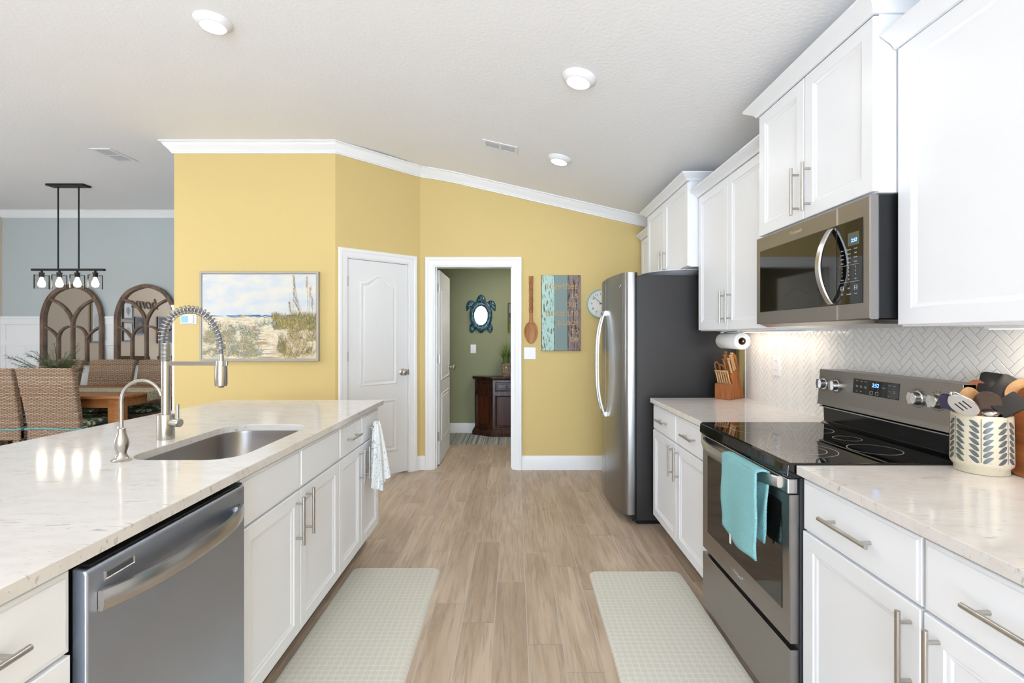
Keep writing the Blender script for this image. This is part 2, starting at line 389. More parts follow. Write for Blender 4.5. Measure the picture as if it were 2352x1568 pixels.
for f in bmf.faces:
    if f.normal.z < 0 and abs(f.calc_center_median().z) < 1e-4: f.normal_flip()
bmf.to_mesh(fl.data); bmf.free()
at_r = fl.data.attributes.new('rnd', 'FLOAT', 'FACE'); at_r.data.foreach_set('value', rn)

# ceiling: flat, sloping down to the range wall, and down towards the dining wall
cb = MB(); T = 0.12
def slab(pts):
    n = len(pts); cb.add([p for p in pts] + [(x, y, z + T) for x, y, z in pts], [tuple(range(n)), tuple(range(n, 2 * n))[::-1]] + [(i, (i + 1) % n, n + (i + 1) % n, n + i) for i in range(n)])
xs_ = [-7.2] + [XK - .4 + .8 * i / 16 for i in range(17)] + [1.7]
cb.loops([[(x, y, cz(x)) for x in xs_] + [(x, y, cz(x) + T) for x in xs_[::-1]] for y in (-5.1, 4.99)], True, True, True)
slab([(-7.2, 4.99, CZ), (-2.8, 4.99, CZ), (-2.8, 6.8, CZ), (-7.2, 6.8, CZ)])
cb.box(-1.3, 1.7, 4.97, 6.8, 2.44, 2.5)
struct(cb.build('ceiling', M['ceiling'], smooth=True, ang=20))

struct(MB().box(XR, XR + 0.1, -5.1, 4.96, 0, 2.62).build('wall_right', M['yellow']))
DX0, DX1, DZ = -0.819, -0.013, 2.045
w = MB(); w.box(-1.0, DX0, YF, 4.96, 0, 3.1); w.box(DX1, XR, YF, 4.96, 0, 3.0); w.box(DX0, DX1, YF, 4.96, DZ, 3.1)
struct(w.build('wall_back', M['yellow']))
wl = MB().box(-3.007, -1.586, 4.266, 4.38, 0, 3.1); struct(wl.build('wall_left_of_pantry', M['yellow']))
# angled pantry wall with its door opening
A0, A1 = Vector((-1.586, 4.266, 0)), Vector((XK, YF, 0)); AU = (A1 - A0).normalized(); AN = Vector((AU.y, -AU.x, 0)); AL = (A1 - A0).length
def PA(u, v, d): return A0 + AU * u + AN * d + Vector((0, 0, v))
def u_of(px):
    k = (px - 1183) / FPX
    return (k * A0.y - A0.x) / (AU.x - k * AU.y)
pu0, pu1 = u_of(797), u_of(940)
w = MB()
def abox(mb, u0, u1, z0, z1, d0, d1, m=None): mb.hexa([PA(u0, z0, d0), PA(u1, z0, d0), PA(u1, z0, d1), PA(u0, z0, d1), PA(u0, z1, d0), PA(u1, z1, d0), PA(u1, z1, d1), PA(u0, z1, d1)], m)
abox(w, 0, pu0, 0, 3.1, -.1, 0); abox(w, pu1, AL, 0, 3.1, -.1, 0); abox(w, pu0, pu1, DZ, 3.1, -.1, 0)
struct(w.build('wall_corner', M['yellow']))
struct(MB().box(XL - .1, -2.9, YD, YD + .1, 0, 3.1).build('wall_dining', M['greyblue']))
struct(MB().box(XL - .1, XL, YB, YD, 0, 3.1).build('wall_left', M['beige']))
struct(MB().box(-3.007, -2.9, 4.385, YD, 0, 3.1).build('wall_partition', M['greyblue']))
# wall behind the camera with its window openings
w = MB()
for a, b_, c, d in ((-7.1, -3.3, 0, 3.1), (1.5, 1.7, 0, 3.1), (-3.3, 1.5, 2.5, 3.1), (-3.3, 1.5, 0, 0.1)): w.box(a, b_, -5.1, -5.0, c, d)
struct(w.build('wall_front', M['beige']))
w = MB()
for x in (-3.3, -2.1, -0.9, 0.3, 1.44): w.box(x, x + .06, -5.08, -5.0, .1, 2.5)
w.box(-3.3, 1.5, -5.08, -5.0, .1, .16); w.box(-3.3, 1.5, -5.08, -5.0, 2.44, 2.5)
struct(w.build('window_1', M['trim']))
for nme, y0, y1 in (('added_window_2', -2.95, -.25), ('added_window_3', .65, 2.35)):  # unseen window frames, added to go with the left-wall fill areas
    w = MB()
    for a, b_, c, d in ((y0, y1, .62, .7), (y0, y1, 2.32, 2.4), (y0, y0 + .07, .7, 2.32), (y1 - .07, y1, .7, 2.32), ((y0 + y1) / 2 - .02, (y0 + y1) / 2 + .02, .7, 2.32)): w.box(XL, XL + .03, a, b_, c, d)
    w.box(XL, XL + .006, y0 + .07, y1 - .07, .7, 2.32, 1); struct(w.build(nme, [M['trim'], M['glass']]))
# green room
w = MB(); w.box(-1.2, 1.7, 6.65, 6.75, 0, 2.5); w.box(-1.2, -1.1, 4.965, 6.65, 0, 2.5); w.box(1.6, 1.7, 4.965, 6.65, 0, 2.5)
w.box(-1.1, DX0, 4.962, 4.97, 0, 2.44); w.box(DX1, 1.6, 4.962, 4.97, 0, 2.44); w.box(DX0, DX1, 4.962, 4.97, DZ, 2.44)
struct(w.build('wall_green', M['green']))

# crown mouldings
CP = [(0, 0), (0, -.092), (.014, -.092), (.016, -.083), (.022, -.08), (.026, -.07), (.04, -.052), (.058, -.034), (.066, -.018), (.07, -.016), (.072, -.012), (.084, -.01), (.084, 0)]
def crown(name, path, prof=CP): return struct(sweep(MB(), path, prof).build(name, M['trim'], smooth=True, ang=35))
crown('trim_1', [(-3.007, YD, CZ), (-3.007, 4.266, CZ), (-1.586, 4.266, CZ), (XK, YF, cz(XK))] + [(XK + .1 * i, YF, cz(XK + .1 * i)) for i in (1, 2, 3, 4)] + [(XR, YF, cz(XR))])
crown('trim_2', [(XL, YD, CZ), (-3.007, YD, CZ)])
# baseboards
BP = [(0, 0), (.016, 0), (.016, .095), (.013, .11), (.012, .128), (.006, .138), (0, .14)]
def base(name, path): return struct(sweep(MB(), path, BP).build(name, M['trim'], smooth=True, ang=35))
base('baseboard_back', [(.052, YF, 0), (1.58, YF, 0)])
base('baseboard_corner', [(-1.586 - .9, 4.266, 0), (-1.586, 4.266, 0), PA(u_of(783), 0, 0)])
base('baseboard_angle', [PA(u_of(953), 0, 0), (XK, YF, 0), (-.9, YF, 0)])
base('baseboard_green', [(-1.1, 6.65, 0), (1.6, 6.65, 0)])
base('baseboard_dining', [(XL, YD, 0), (-3.007, YD, 0)])

# door casings
KP = [(0, 0), (0, .011), (.012, .013), (.02, .016), (.045, .018), (.052, .023), (.074, .024), (.08, .018), (.08, 0)]
def casing(P, u0, u1, zt, parent):
    mb = MB(); mb.loops([[P(u0 - w_, 0, t), P(u0 - w_, zt + w_, t), P(u1 + w_, zt + w_, t), P(u1 + w_, 0, t)] for w_, t in KP], False)
    return mb.build('casing', M['trim'], parent, smooth=True, ang=25)
def jamb(mb, P, u0, u1, zt, d, th=.018):
    for a, b_ in ((u0, u0 + th), (u1 - th, u1)):
        mb.hexa([P(a, 0, 0), P(b_, 0, 0), P(b_, 0, d), P(a, 0, d), P(a, zt, 0), P(b_, zt, 0), P(b_, zt, d), P(a, zt, d)])
    u0 += th; u1 -= th; mb.hexa([P(u0, zt - th, 0), P(u1, zt - th, 0), P(u1, zt - th, d), P(u0, zt - th, d), P(u0, zt, 0), P(u1, zt, 0), P(u1, zt, d), P(u0, zt, d)])

def panel_outline(u0, u1, v0, v1, rise, o, n=20):
    u0 += o; u1 -= o; v0 += o; v1 -= o
    pts = [(u0, v0), (u1, v0)]
    for i in range(n + 1):
        t = i / n; pts.append((u1 + (u0 - u1) * t, v1 + rise * 0.5 * (1 - math.cos(2 * PI * min(1, max(0, (t - .08) / .84))))))
    return pts
def leaf(P, u0, u1, z0, z1, th, parent, name='door_leaf', both=False):
    """two-panel moulded door, arched upper panel; P(u, v, d), front face at d=0"""
    mb = MB(); st = .115; wd = u1 - u0
    mb.hexa([P(u0, z0, -th), P(u1, z0, -th), P(u1, z0, 0), P(u0, z0, 0), P(u0, z1, -th), P(u1, z1, -th), P(u1, z1, 0), P(u0, z1, 0)])
    for a, b_, rise in ((z0 + .22, z0 + .72, 0), (z0 + .86, z1 - .20, .075)):
        for s in ((0,) if not both else (0, 1)):
            D = (lambda d: d) if s == 0 else (lambda d: -th - d)
            L = [[P(u, v, D(d)) for u, v in panel_outline(u0 + st, u1 - st, a, b_, rise, o)] for o, d in ((0, -.001), (.004, .007), (.012, .0085), (.02, .005), (.034, .0008), (.046, .0065), (.05, .007))]
            mb.loops(L, True, False, True)
    ob = mb.build(name, M['doorw'], parent, smooth=True, ang=30)
    return ob
def knob(P, u, v, parent, m, inv=1, d0=0):
    """round knob; axis along outward direction"""
    c = Vector(P(u, v, d0)); n = (Vector(P(u, v, d0 + 1 * inv)) - c).normalized()
    q = Vector((0, 0, 1)).rotation_difference(n).to_matrix()
    mb = MB().lathe([(0, 0), (.033, 0), (.034, .004), (.03, .008), (.014, .012), (.012, .03), (.018, .038), (.028, .046), (.031, .056), (.028, .064), (.018, .07), (0, .072)], c, 24, M=q)
    return mb.build('knob', m, parent, smooth=True, ang=50)

d1 = bpy.data.objects.new('door_1', None); COL.objects.link(d1); struct(d1); d1.location = A0; ORI[d1.name] = A0.copy()
casing(PA, pu0, pu1, DZ, d1)
mb = MB(); jamb(mb, lambda u, v, d: PA(u, v, -d), pu0, pu1, DZ, .1, .008); mb.build('jamb', M['trim'], d1)
lf = leaf(lambda u, v, d: PA(u, v, d - .012), pu0 + .011, pu1 - .011, .014, DZ - .012, .035, d1)
knob(PA, pu1 - .07, .985, lf, M['nickel'], 1, -.012)
for z in (1.83, 1.15, .28):
    mb = MB(); a = PA(pu0 + .006, z - .045, -.004); b_ = PA(pu0 + .006, z + .045, -.004); mb.cyl(a, b_, .007, 10); mb.build('hinge', M['nickel'], d1, smooth=True)
mb = MB(); abox(mb, pu1 - .013, pu1 - .004, .955, 1.01, -.012, .002); mb.build('strike_plate', M['nickel'], d1)

d2 = bpy.data.objects.new('door_2', None); COL.objects.link(d2); struct(d2); d2.location = (DX0, YF, 0); ORI[d2.name] = Vector((DX0, YF, 0))
casing(PB(YF), DX0, DX1, DZ, d2)
mb = MB(); jamb(mb, lambda u, v, d: (u, YF + d, v), DX0, DX1, DZ, .12); mb.box(DX0 + .018, DX0 + .03, YF + .05, YF + .07, 0, DZ - .018); mb.box(DX1 - .03, DX1 - .018, YF + .05, YF + .07, 0, DZ - .018)
mb.build('jamb', M['trim'], d2)
# open leaf, swung 90 degrees into the green room, face towards +X
LX = -.778
def PO(u, v, d): return (LX + d, u, v)
lf = leaf(PO, 4.985, 5.76, .012, DZ - .03, .035, d2, both=True)
knob(PO, 5.70, .97, lf, M['nickel'], 1)
for z in (1.83, 1.10, .30):
    mb = MB(); mb.box(-.812, -.776, 4.9835, 4.9865, z - .045, z + .045); mb.cyl((-.797, 4.972, z - .045), (-.797, 4.972, z + .045), .006, 8)
    mb.build('hinge', M['nickel'], d2)

# wainscot of the dining side
wt = MB(); wz = 1.59
wt.box(XL, -3.027, YD - .012, YD, .14, wz); wt.box(XL, -3.027, YD - .04, YD, wz - .02, wz + .01); wt.box(XL, -3.027, YD - .028, YD - .012, wz - .1, wz - .02)
wt.box(XL, -3.027, YD - .028, YD - .012, 1.205, 1.268); wt.box(XL, -3.027, YD - .028, YD - .012, .14, .24)
for x in (XL, -6.4, -5.4, -4.3, -3.1): wt.box(x, x + .07, YD - .027, YD - .012, .24, wz - .1)
for x0, x1 in ((-6.86, -6.66), (-6.62, -6.45)): wt.box(x0, x1, YD - .018, YD - .012, .9, 1.17)
wt.box(-3.027, -3.007, 4.266, YD - .04, 0, wz); wt.box(-3.035, -3.007, 4.262, YD - .04, wz, wz + .02)
struct(wt.build('trim_3', M['trim'], bevel=.002))

# sheen of tile: herringbone backsplash
def clip(poly, ax, val, keep_less):
    out = []
    for i in range(len(poly)):
        a, b_ = poly[i], poly[(i + 1) % len(poly)]
        ia = (a[ax] <= val) if keep_less else (a[ax] >= val); ib = (b_[ax] <= val) if keep_less else (b_[ax] >= val)
        if ia: out.append(a)
        if ia != ib:
            t = (val - a[ax]) / (b_[ax] - a[ax]); out.append((a[0] + (b_[0] - a[0]) * t, a[1] + (b_[1] - a[1]) * t))
    return out
TW, TL = .0261, .0783; g = .0008; R2 = math.sqrt(.5)
Y0, Y1, Z0, Z1 = .45, 3.32, .912, 1.80
mb = MB()
def hb(x0, y0, x1, y1):
    q = [(x0 + g, y0 + g), (x1 - g, y0 + g), (x1 - g, y1 - g), (x0 + g, y1 - g)]
    bvl = .0022; q2 = [(x0 + bvl, y0 + bvl), (x1 - bvl, y0 + bvl), (x1 - bvl, y1 - bvl), (x0 + bvl, y1 - bvl)]
    rot = lambda P: [((a - b_) * R2 + 1.0, (a + b_) * R2 + .9) for a, b_ in P]
    q, q2 = rot(q), rot(q2)
    ins = all(Y0 < a < Y1 and Z0 < b_ < Z1 for a, b_ in q)
    if ins: mb.loops([[(XR - .004, a, b_) for a, b_ in q], [(XR - .0072, a, b_) for a, b_ in q], [(XR - .0085, a, b_) for a, b_ in q2]], True, False, True)
    else:
        q = clip(clip(clip(clip(q, 0, Y0, False), 0, Y1, True), 1, Z0, False), 1, Z1, True)
        if len(q) > 2: mb.loops([[(XR - .004, a, b_) for a, b_ in q], [(XR - .008, a, b_) for a, b_ in q]], True, False, True)
for i in range(-60, 90):
    for j in range(-30, 50):
        ox, oy = i * TW + j * TL, i * TW - j * TL
        cx, cy = (ox - oy) * R2 + 1.0, (ox + oy) * R2 + .9
        if not (Y0 - .15 < cx < Y1 + .15 and Z0 - .15 < cy < Z1 + .15): continue
        if cy > 1.5 and not (1.5 < cx < 2.5): continue
        hb(ox, oy, ox + TL, oy + TW); hb(ox + TL, oy + TW - TL, ox + TL + TW, oy + TW)
mb.cm = 1; mb.box(XR - .0052, XR - .0005, Y0, Y1, .912, 1.80)
mb.cm = 0; mb.box(XR - .011, XR - .0005, Y1, Y1 + .012, .914, 1.371)
tb = struct(mb.build('tile_backsplash', [M['tile'], M['tgrout']], smooth=True, ang=10))

# ceiling fixtures
def recessed(x, y, lab):
    z = cz(x); th = math.atan(SL) if x > XK else 0
    Mx = Matrix.Rotation(th, 3, 'Y')
    t = thing('recessed_light', (x, y, z), lab, 'ceiling light', 'recessed ceiling lights')
    c = Vector((x, y, z))
    MB().lathe([(.094, 0), (.094, -.004), (.09, -.008), (.078, -.022), (.066, -.031), (.0625, -.031), (.061, -.028)], c, 40, M=Mx).build('trim_ring', M['white'], t, smooth=True, ang=60)
    MB().lathe([(0, -.0285), (.062, -.0285)], c, 40, M=Mx, cap=False).build('lens', M['emit'], t)
    light('recessed_or_fill_lamp', 'AREA', c + Mx @ Vector((0, 0, -.036)), (0, th, 0), 3, (1, .99, .98), .12, disk=True)
recessed(-1.63, 2.61, 'round white ceiling light above the island, on the flat part of the ceiling')
recessed(.348, 2.615, 'round white ceiling light over the aisle, the nearer of the two on the slope')
recessed(.352, 3.81, 'small-looking round ceiling light beside the vent, farthest from the camera')
for x, y in ((-2.2, .3), (-2.5, -1.0), (-.9, -1.5), (-3.6, 1.6)): light('recessed_or_fill_lamp', 'AREA', (x, y, cz(x) - .05), (0, 0, 0), 3, (1, .99, .98), .14, disk=True)  # unseen ceiling lamps without fixtures, added for ambient light
light('green_room_fill', 'AREA', (.2, 5.7, 2.4), (0, 0, 0), 13, (1, .95, .86), .35, disk=True)  # unseen source added to light the green room, no fixture
light('dining_fill', 'AREA', (-4.2, 2.6, 3.0), (0, 0, 0), 14, (1, .97, .93), .2, disk=True)  # added area light with no fixture, lifts the dining side

def vent(name, c, sx, sy, slope, lab, along):
    th = math.atan(SL) if slope else 0; Mx = Matrix.Rotation(th, 3, 'Y'); c = Vector(c)
    t = thing(name, c, lab, 'air vent', 'ceiling air vents')
    def bx(mb, x0, x1, y0, y1, z0, z1): mb.hexa([c + Mx @ Vector(p) for p in ((x0, y0, z0), (x1, y0, z0), (x1, y1, z0), (x0, y1, z0), (x0, y0, z1), (x1, y0, z1), (x1, y1, z1), (x0, y1, z1))])
    a, b_ = sx / 2, sy / 2; mb = MB(); f = .026
    bx(mb, -a, a, -b_, -b_ + f, -.006, 0); bx(mb, -a, a, b_ - f, b_, -.006, 0); bx(mb, -a, -a + f, -b_ + f, b_ - f, -.006, 0); bx(mb, a - f, a, -b_ + f, b_ - f, -.006, 0)
    if along == 'x': bx(mb, -.008, .008, -b_ + f, b_ - f, -.006, 0)
    else: bx(mb, -a + f, a - f, -.008, .008, -.006, 0)
    mb.build('frame', M['white'], t, bevel=.0015)
    mb = MB()
    if along == 'x':
        n = 7
        for i in range(n):
            y = -b_ + f + (i + .5) * (sy - 2 * f) / n
            for s in (-1, 1):
                x0, x1 = sorted((s * .008, s * (a - f))); mb.hexa([c + Mx @ Vector(p) for p in ((x0, y - .004, -.0065), (x1, y - .004, -.0065), (x1, y + .001, -.001), (x0, y + .001, -.001), (x0, y - .003, -.0075), (x1, y - .003, -.0075), (x1, y + .002, -.002), (x0, y + .002, -.002))])
    else:
        n = 7
        for i in range(n):
            x = -a + f + (i + .5) * (sx - 2 * f) / n
            for s in (-1, 1):
                y0, y1 = sorted((s * .008, s * (b_ - f))); mb.hexa([c + Vector(p) for p in ((x - .004, y0, -.0065), (x - .004, y1, -.0065), (x + .001, y1, -.001), (x + .001, y0, -.001), (x - .003, y0, -.0075), (x - .003, y1, -.0075), (x + .002, y1, -.002), (x + .002, y0, -.002))])
    mb.build('louvres', M['white'], t)
    mb = MB(); bx(mb, -a + .01, a - .01, -b_ + .01, b_ - .01, -.0005, .001); mb.build('backing', M['darkgrey'], t)
vent('ceiling_vent', (-.118, 3.84, cz(-.118) - .001), .285, .15, True, 'white slatted air vent on the sloping ceiling near the small round light', 'x')
vent('ceiling_vent', (-3.76, 4.54, CZ - .001), .19, .33, False, 'grey-looking air vent on the flat ceiling left of the yellow wall', 'y')
# ================================================================== cabinets
RG = [(0, -.018), (0, -.002), (.0025, 0), (.052, 0), (.056, -.0035), (.062, -.0045), (.068, -.0075), (.069, -.0085)]
RD = [(0, -.018), (0, -.005), (.002, -.0035), (.009, -.003), (.011, 0)]
def bar(P, a, b_, d0, parent, so=.032, r=.0062, name='handle'):
    """bar pull from a to b on the (u, v) plane with two posts"""
    a, b_ = Vector(a), Vector(b_); mb = MB(); q = lambda t: a + (b_ - a) * t
    mb.cyl(P(a.x, a.y, d0 + so), P(b_.x, b_.y, d0 + so), r, 14)
    for t in (.14, .86): p = q(t); mb.cyl(P(p.x, p.y, d0), P(p.x, p.y, d0 + so), r * .8, 10)
    return mb.build(name, M['nickel'], parent, smooth=True)
def door(P, u0, u1, v0, v1, parent, hu=None, hv=None, name='door'):
    ob = MB().rings(P, u0, u1, v0, v1, RG).build(name, M['cab'], parent, smooth=True, ang=20)
    if hu is not None: bar(P, (hu, hv[0]), (hu, hv[1]), 0, ob)
    return ob
def drawer(P, u0, u1, v0, v1, parent, hl=.19, handle=True):
    ob = MB().rings(P, u0, u1, v0, v1, RD).build('drawer', M['cab'], parent, smooth=True, ang=20)
    if handle: c = (u0 + u1) / 2; z = (v0 + v1) / 2; bar(P, (c - hl / 2, z), (c + hl / 2, z), 0, ob)
    return ob
G = .0025
def base_body(x0, x1, y0, y1, parent, face, kick):   # face: x of the box front; kick: x of toe kick face
    mb = MB().box(min(x0, x1), max(x0, x1), y0, y1, .108, .883); mb.build('body', M['cab'], parent)
    a, b_ = sorted((x0 if abs(x0 - face) > abs(x1 - face) else x1, kick)); MB().box(a, b_, y0, y1, 0, .107).build('toe_kick', M['kick'], parent)

XF = .945      # door face of the right base run
t = thing('base_cabinet', (1.27, 2.84, 0), 'white base cabinet between the refrigerator and the range, two drawers over two doors', 'cabinet', 'white base cabinets')
base_body(.963, 1.585, 2.365, 3.312, t, .963, 1.03)
drawer(PR(XF), 2.368, 2.838 - G, .709, .871, t, .17); drawer(PR(XF), 2.838 + G, 3.31, .709, .871, t, .17)
door(PR(XF), 2.368, 2.838 - G, .118, .702, t, 2.79, (.50, .69)); door(PR(XF), 2.838 + G, 3.31, .118, .702, t, 2.886, (.50, .69))
t = thing('base_cabinet', (1.27, 1.36, 0), 'white base cabinet just right of the range, one drawer over one door', 'cabinet', 'white base cabinets')
base_body(.963, 1.585, 1.125, 1.592, t, .963, 1.03)
drawer(PR(XF), 1.128, 1.588, .709, .871, t, .20); door(PR(XF), 1.128, 1.588, .118, .702, t, 1.155, (.49, .685))
t = thing('base_cabinet', (1.27, .89, 0), 'white base cabinet cut by the right edge of the photo, nearest on the range side', 'cabinet', 'white base cabinets')
base_body(.963, 1.585, .66, 1.122, t, .963, 1.03)
drawer(PR(XF), .663, 1.119, .709, .871, t, .20); door(PR(XF), .663, 1.119, .118, .702, t, 1.078, (.49, .685))

# worktops
def counter(name, outer, hole, z0, z1, label, m, parent=None):
    mb = MB(); P = [Vector((x, y, 0)) for x, y in outer]; lo = [P] + ([[Vector((x, y, 0)) for x, y in hole]] if hole else [])
    tri = tessellate_polygon(lo); al = [p for l in lo for p in l]
    mb.add([(p.x, p.y, z1) for p in al], [tuple(q) for q in tri]); mb.add([(p.x, p.y, z0) for p in al], [tuple(q)[::-1] for q in tri])
    for l in lo: mb.loops([[(p.x, p.y, z0) for p in l], [(p.x, p.y, z1) for p in l]], True)
    bm = bmesh.new(); me = bpy.data.meshes.new(name); me.from_pydata(mb.v, [], mb.f); bm.from_mesh(me); bmesh.ops.remove_doubles(bm, verts=bm.verts, dist=1e-5)
    bmesh.ops.recalc_face_normals(bm, faces=bm.faces); bm.to_mesh(me); bm.free(); me.materials.append(m)
    ob = bpy.data.objects.new(name, me); COL.objects.link(ob)
    md = ob.modifiers.new('b', 'BEVEL'); md.width = .002; md.segments = 2; md.limit_method = 'ANGLE'; md.angle_limit = math.radians(50)
    ORI[ob.name] = Vector(); return tag(ob, label, 'countertop')
counter('countertop', [(.927, 2.362), (1.586, 2.362), (1.586, 3.318), (.927, 3.318)], None, .884, .914, 'short veined white stone countertop between the range and the refrigerator, under the knife block', M['quartz'])
counter('countertop', [(.927, .3), (1.586, .3), (1.586, 1.594), (.927, 1.594)], None, .884, .914, 'veined white stone countertop in the right foreground under the utensil crock', M['quartz'])
def rr(x0, x1, y0, y1, r, n=8):
    o = []
    for cx, cy, a in ((x1 - r, y1 - r, 0), (x0 + r, y1 - r, PI / 2), (x0 + r, y0 + r, PI), (x1 - r, y0 + r, 1.5 * PI)):
        o += [(cx + r * math.cos(a + PI / 2 * i / n), cy + r * math.sin(a + PI / 2 * i / n)) for i in range(n + 1)]
    return o
SK = (-1.365, -.972, 1.662, 2.325)
io = [(-.871, .15), (-.871, 3.207), (-1.905, 3.215), (-1.93, 3.2), (-2.0, 1.87), (-2.06, .15)]
isl_top = counter('island_countertop', io, rr(*SK, .105), .884, .914, 'large veined white stone island countertop with a sink cut-out', M['quartz'])

# island
t = thing('island_cabinet', (-1.2, 2.8, 0), 'white island cabinet at the far end, with drawer pulls and a hanging floral towel', 'cabinet', 'white island cabinets')
XI = -.890; KI = -.972
def ibody(y0, y1, t): base_body(-1.55, -.908, y0, y1, t, -.908, KI)
ibody(2.452, 3.155, t)
m1 = 2.802
drawer(PL(XI), 2.455, m1 - G, .709, .871, t, .17); drawer(PL(XI), m1 + G, 3.152, .709, .871, t, .17)
door(PL(XI), 2.455, m1 - G, .118, .702, t, 2.765, (.50, .69)); door(PL(XI), m1 + G, 3.152, .118, .702, t, 2.85, (.50, .69))
t = thing('island_cabinet', (-1.2, 2.02, 0), 'white island sink cabinet with plain false fronts over two doors, beside the dishwasher', 'cabinet', 'white island cabinets')
mb = MB()
for x0, x1, y0, y1, z0, z1 in ((-1.55, -.908, 1.575, 1.6, .108, .883), (-1.55, -.908, 2.43, 2.448, .108, .883), (-.93, -.908, 1.6, 2.43, .108, .883), (-1.55, -1.53, 1.6, 2.43, .108, .883), (-1.53, -.93, 1.6, 2.43, .108, .125)): mb.box(x0, x1, y0, y1, z0, z1)
mb.build('body', M['cab'], t); MB().box(-1.55, KI, 1.575, 2.448, 0, .107).build('toe_kick', M['kick'], t)
drawer(PL(XI), 1.575, 2.005 - G, .709, .871, t, handle=False); drawer(PL(XI), 2.005 + G, 2.447, .709, .871, t, handle=False)
door(PL(XI), 1.575, 2.005 - G, .118, .702, t, 1.965, (.49, .685)); door(PL(XI), 2.005 + G, 2.447, .118, .702, t, 2.06, (.50, .695))
t = thing('island_cabinet', (-1.2, .77, 0), 'white island cabinet cut by the left edge of the photo, nearer than the dishwasher', 'cabinet', 'white island cabinets')
ibody(.55, .972, t); drawer(PL(XI), .553, .969, .709, .871, t, .19); door(PL(XI), .553, .969, .118, .702, t, .6, (.49, .685))
mb = MB().box(-1.57, -1.553, .5, 3.155, 0, .883); tag(mb.build('island_back_panel', M['cab']), 'white panel closing the dining side of the island', 'panel')

# undermount sink
mb = MB(); x0, x1, y0, y1 = SK; e = .006; L = []
for o, z, r in ((-.016, .8835, .115), (e * -1, .8835, .108), (-.004, .87, .106), (.004, .73, .1), (.03, .695, .08), (.05, .688, .06)):
    L.append([(x, y, z) for x, y in rr(x0 + o, x1 - o, y0 + o, y1 - o, max(.03, r))])
mb.loops(L, True, False, True)
sk = tag(mb.build('sink', M['steel'], smooth=True, ang=60, solid=0), 'single-bowl stainless undermount sink set into the island', 'sink')
MB().lathe([(0, .6885), (.03, .6885), (.043, .6905), (.045, .689)], ((x0 + x1) / 2, (y0 + y1) / 2, 0), 24).build('drain', M['chrome'], sk, smooth=True)

# dishwasher
t = thing('dishwasher', (-1.2, 1.27, 0), 'stainless steel dishwasher built into the island', 'dishwasher')
Y0, Y1 = .985, 1.560
MB().box(-1.5, -.906, Y0 + .01, Y1 + .006, .1, .868).build('tub', M['black'], t)
mb = MB()
pr = [(-.905, .0), (-.896, .0), (-.88, .003), (-.874, .008), (-.868, .012)]
mb.loops([[(-.905, Y0, .115), (-.905, Y0, .866), (-.878, Y0, .862), (-.872, Y0 + .0, .855), (-.872, Y0, .115)], [(-.905, Y1, .115), (-.905, Y1, .866), (-.878, Y1, .862), (-.872, Y1, .855), (-.872, Y1, .115)]], True, True, True)
dr = mb.build('door', M['steeld'], t, bevel=.005, seg=3)
MB().box(-.9, -.875, Y0 + .01, Y1 - .01, .8665, .8705).build('control_strip', M['black'], t)
MB().box(-1.45, -.93, Y0, Y1, 0, .1).build('toe_kick', M['black'], t)
mb = MB(); n = 20; L = []
for i in range(n + 1):
    s = i / n; y = Y0 + .025 + (Y1 - Y0 - .05) * s; bow = .045 * (1 - abs(2 * s - 1) ** 2.6); x = -.872 + .004 + bow
    zc = .787; h = .021
    L.append([(x - .003, y, zc - h), (x + .006, y, zc - h), (x + .009, y, zc - h * .5), (x + .009, y, zc + h * .5), (x + .006, y, zc + h), (x - .003, y, zc + h)])
mb.loops(L, True, True, True)
for y in (Y0 + .028, Y1 - .048): mb.box(-.874, -.866, y, y + .02, .769, .805)
mb.build('handle', M['steelv'], dr, smooth=True, ang=35)
mb = MB(); mb.rings(PL(-.872), 1.028, 1.108, .822, .840, [(0, 0), (0, .0015), (.0015, .002), (.003, .0005)]); mb.build('vent_badge', M['steelv'], dr, smooth=True, ang=20)
mb = MB(); mb.box(-.8715, -.8705, 1.034, 1.102, .826, .836); mb.build('indicator_slot', M['darkgrey'], dr)

# upper cabinets
UP = [(0, 0), (0, .05), (.055, .05), (.055, .042), (.048, .036), (.04, .03), (.022, .018), (.012, .006), (.01, 0)]
def upper(lab, y0, y1, xf, z0, z1, ndoor, crown_path, handles=(.025, .215), split=None, hw=True):
    t = thing('wall_cabinet', (1.4, (y0 + y1) / 2, z0), lab, 'cabinet', 'white wall cabinets')
    MB().box(xf + .018, 1.583, y0, y1, z0, z1).build('body', M['cab'], t, bevel=.001)
    P = PR(xf)
    if ndoor == 2:
        m_ = split or (y0 + y1) / 2
        door(P, y0 + .003, m_ - G, z0 + .006, z1 - .004, t, m_ - .04, (z0 + handles[0], z0 + handles[1]))
        door(P, m_ + G, y1 - .003, z0 + .006, z1 - .004, t, m_ + .04, (z0 + handles[0], z0 + handles[1]))
    else: door(P, y0 + .003, y1 - .003, z0 + .006, z1 - .004, t)
    sweep(MB(), [(x, y, z1 - .002) for x, y in crown_path], UP, -1).build('crown_moulding', M['cab'], t, smooth=True, ang=25)
    return t
XU, XM = 1.257, 1.187
upper('tall white wall cabinet filling the upper right corner of the photo', .70, 1.592, XU, 1.371, 2.286, 1, [(XU, .7), (XU, 1.592)])
upper('deep white two-door wall cabinet directly above the microwave', 1.600, 2.355, XM, 1.815, 2.405, 2, [(1.583, 1.600), (XM, 1.600), (XM, 2.355), (1.583, 2.355)], (.03, .225), 1.985)
upper('white two-door wall cabinet between the microwave and the refrigerator', 2.363, 3.317, XU, 1.371, 2.286, 2, [(XU, 2.363), (XU, 3.317)], (.045, .235), 2.86)
upper('white two-door wall cabinet above the refrigerator', 3.325, 4.343, XM, 1.815, 2.405, 2, [(1.583, 3.325), (XM, 3.325), (XM, 4.343), (1.583, 4.343)], (.02, .20), 3.853)
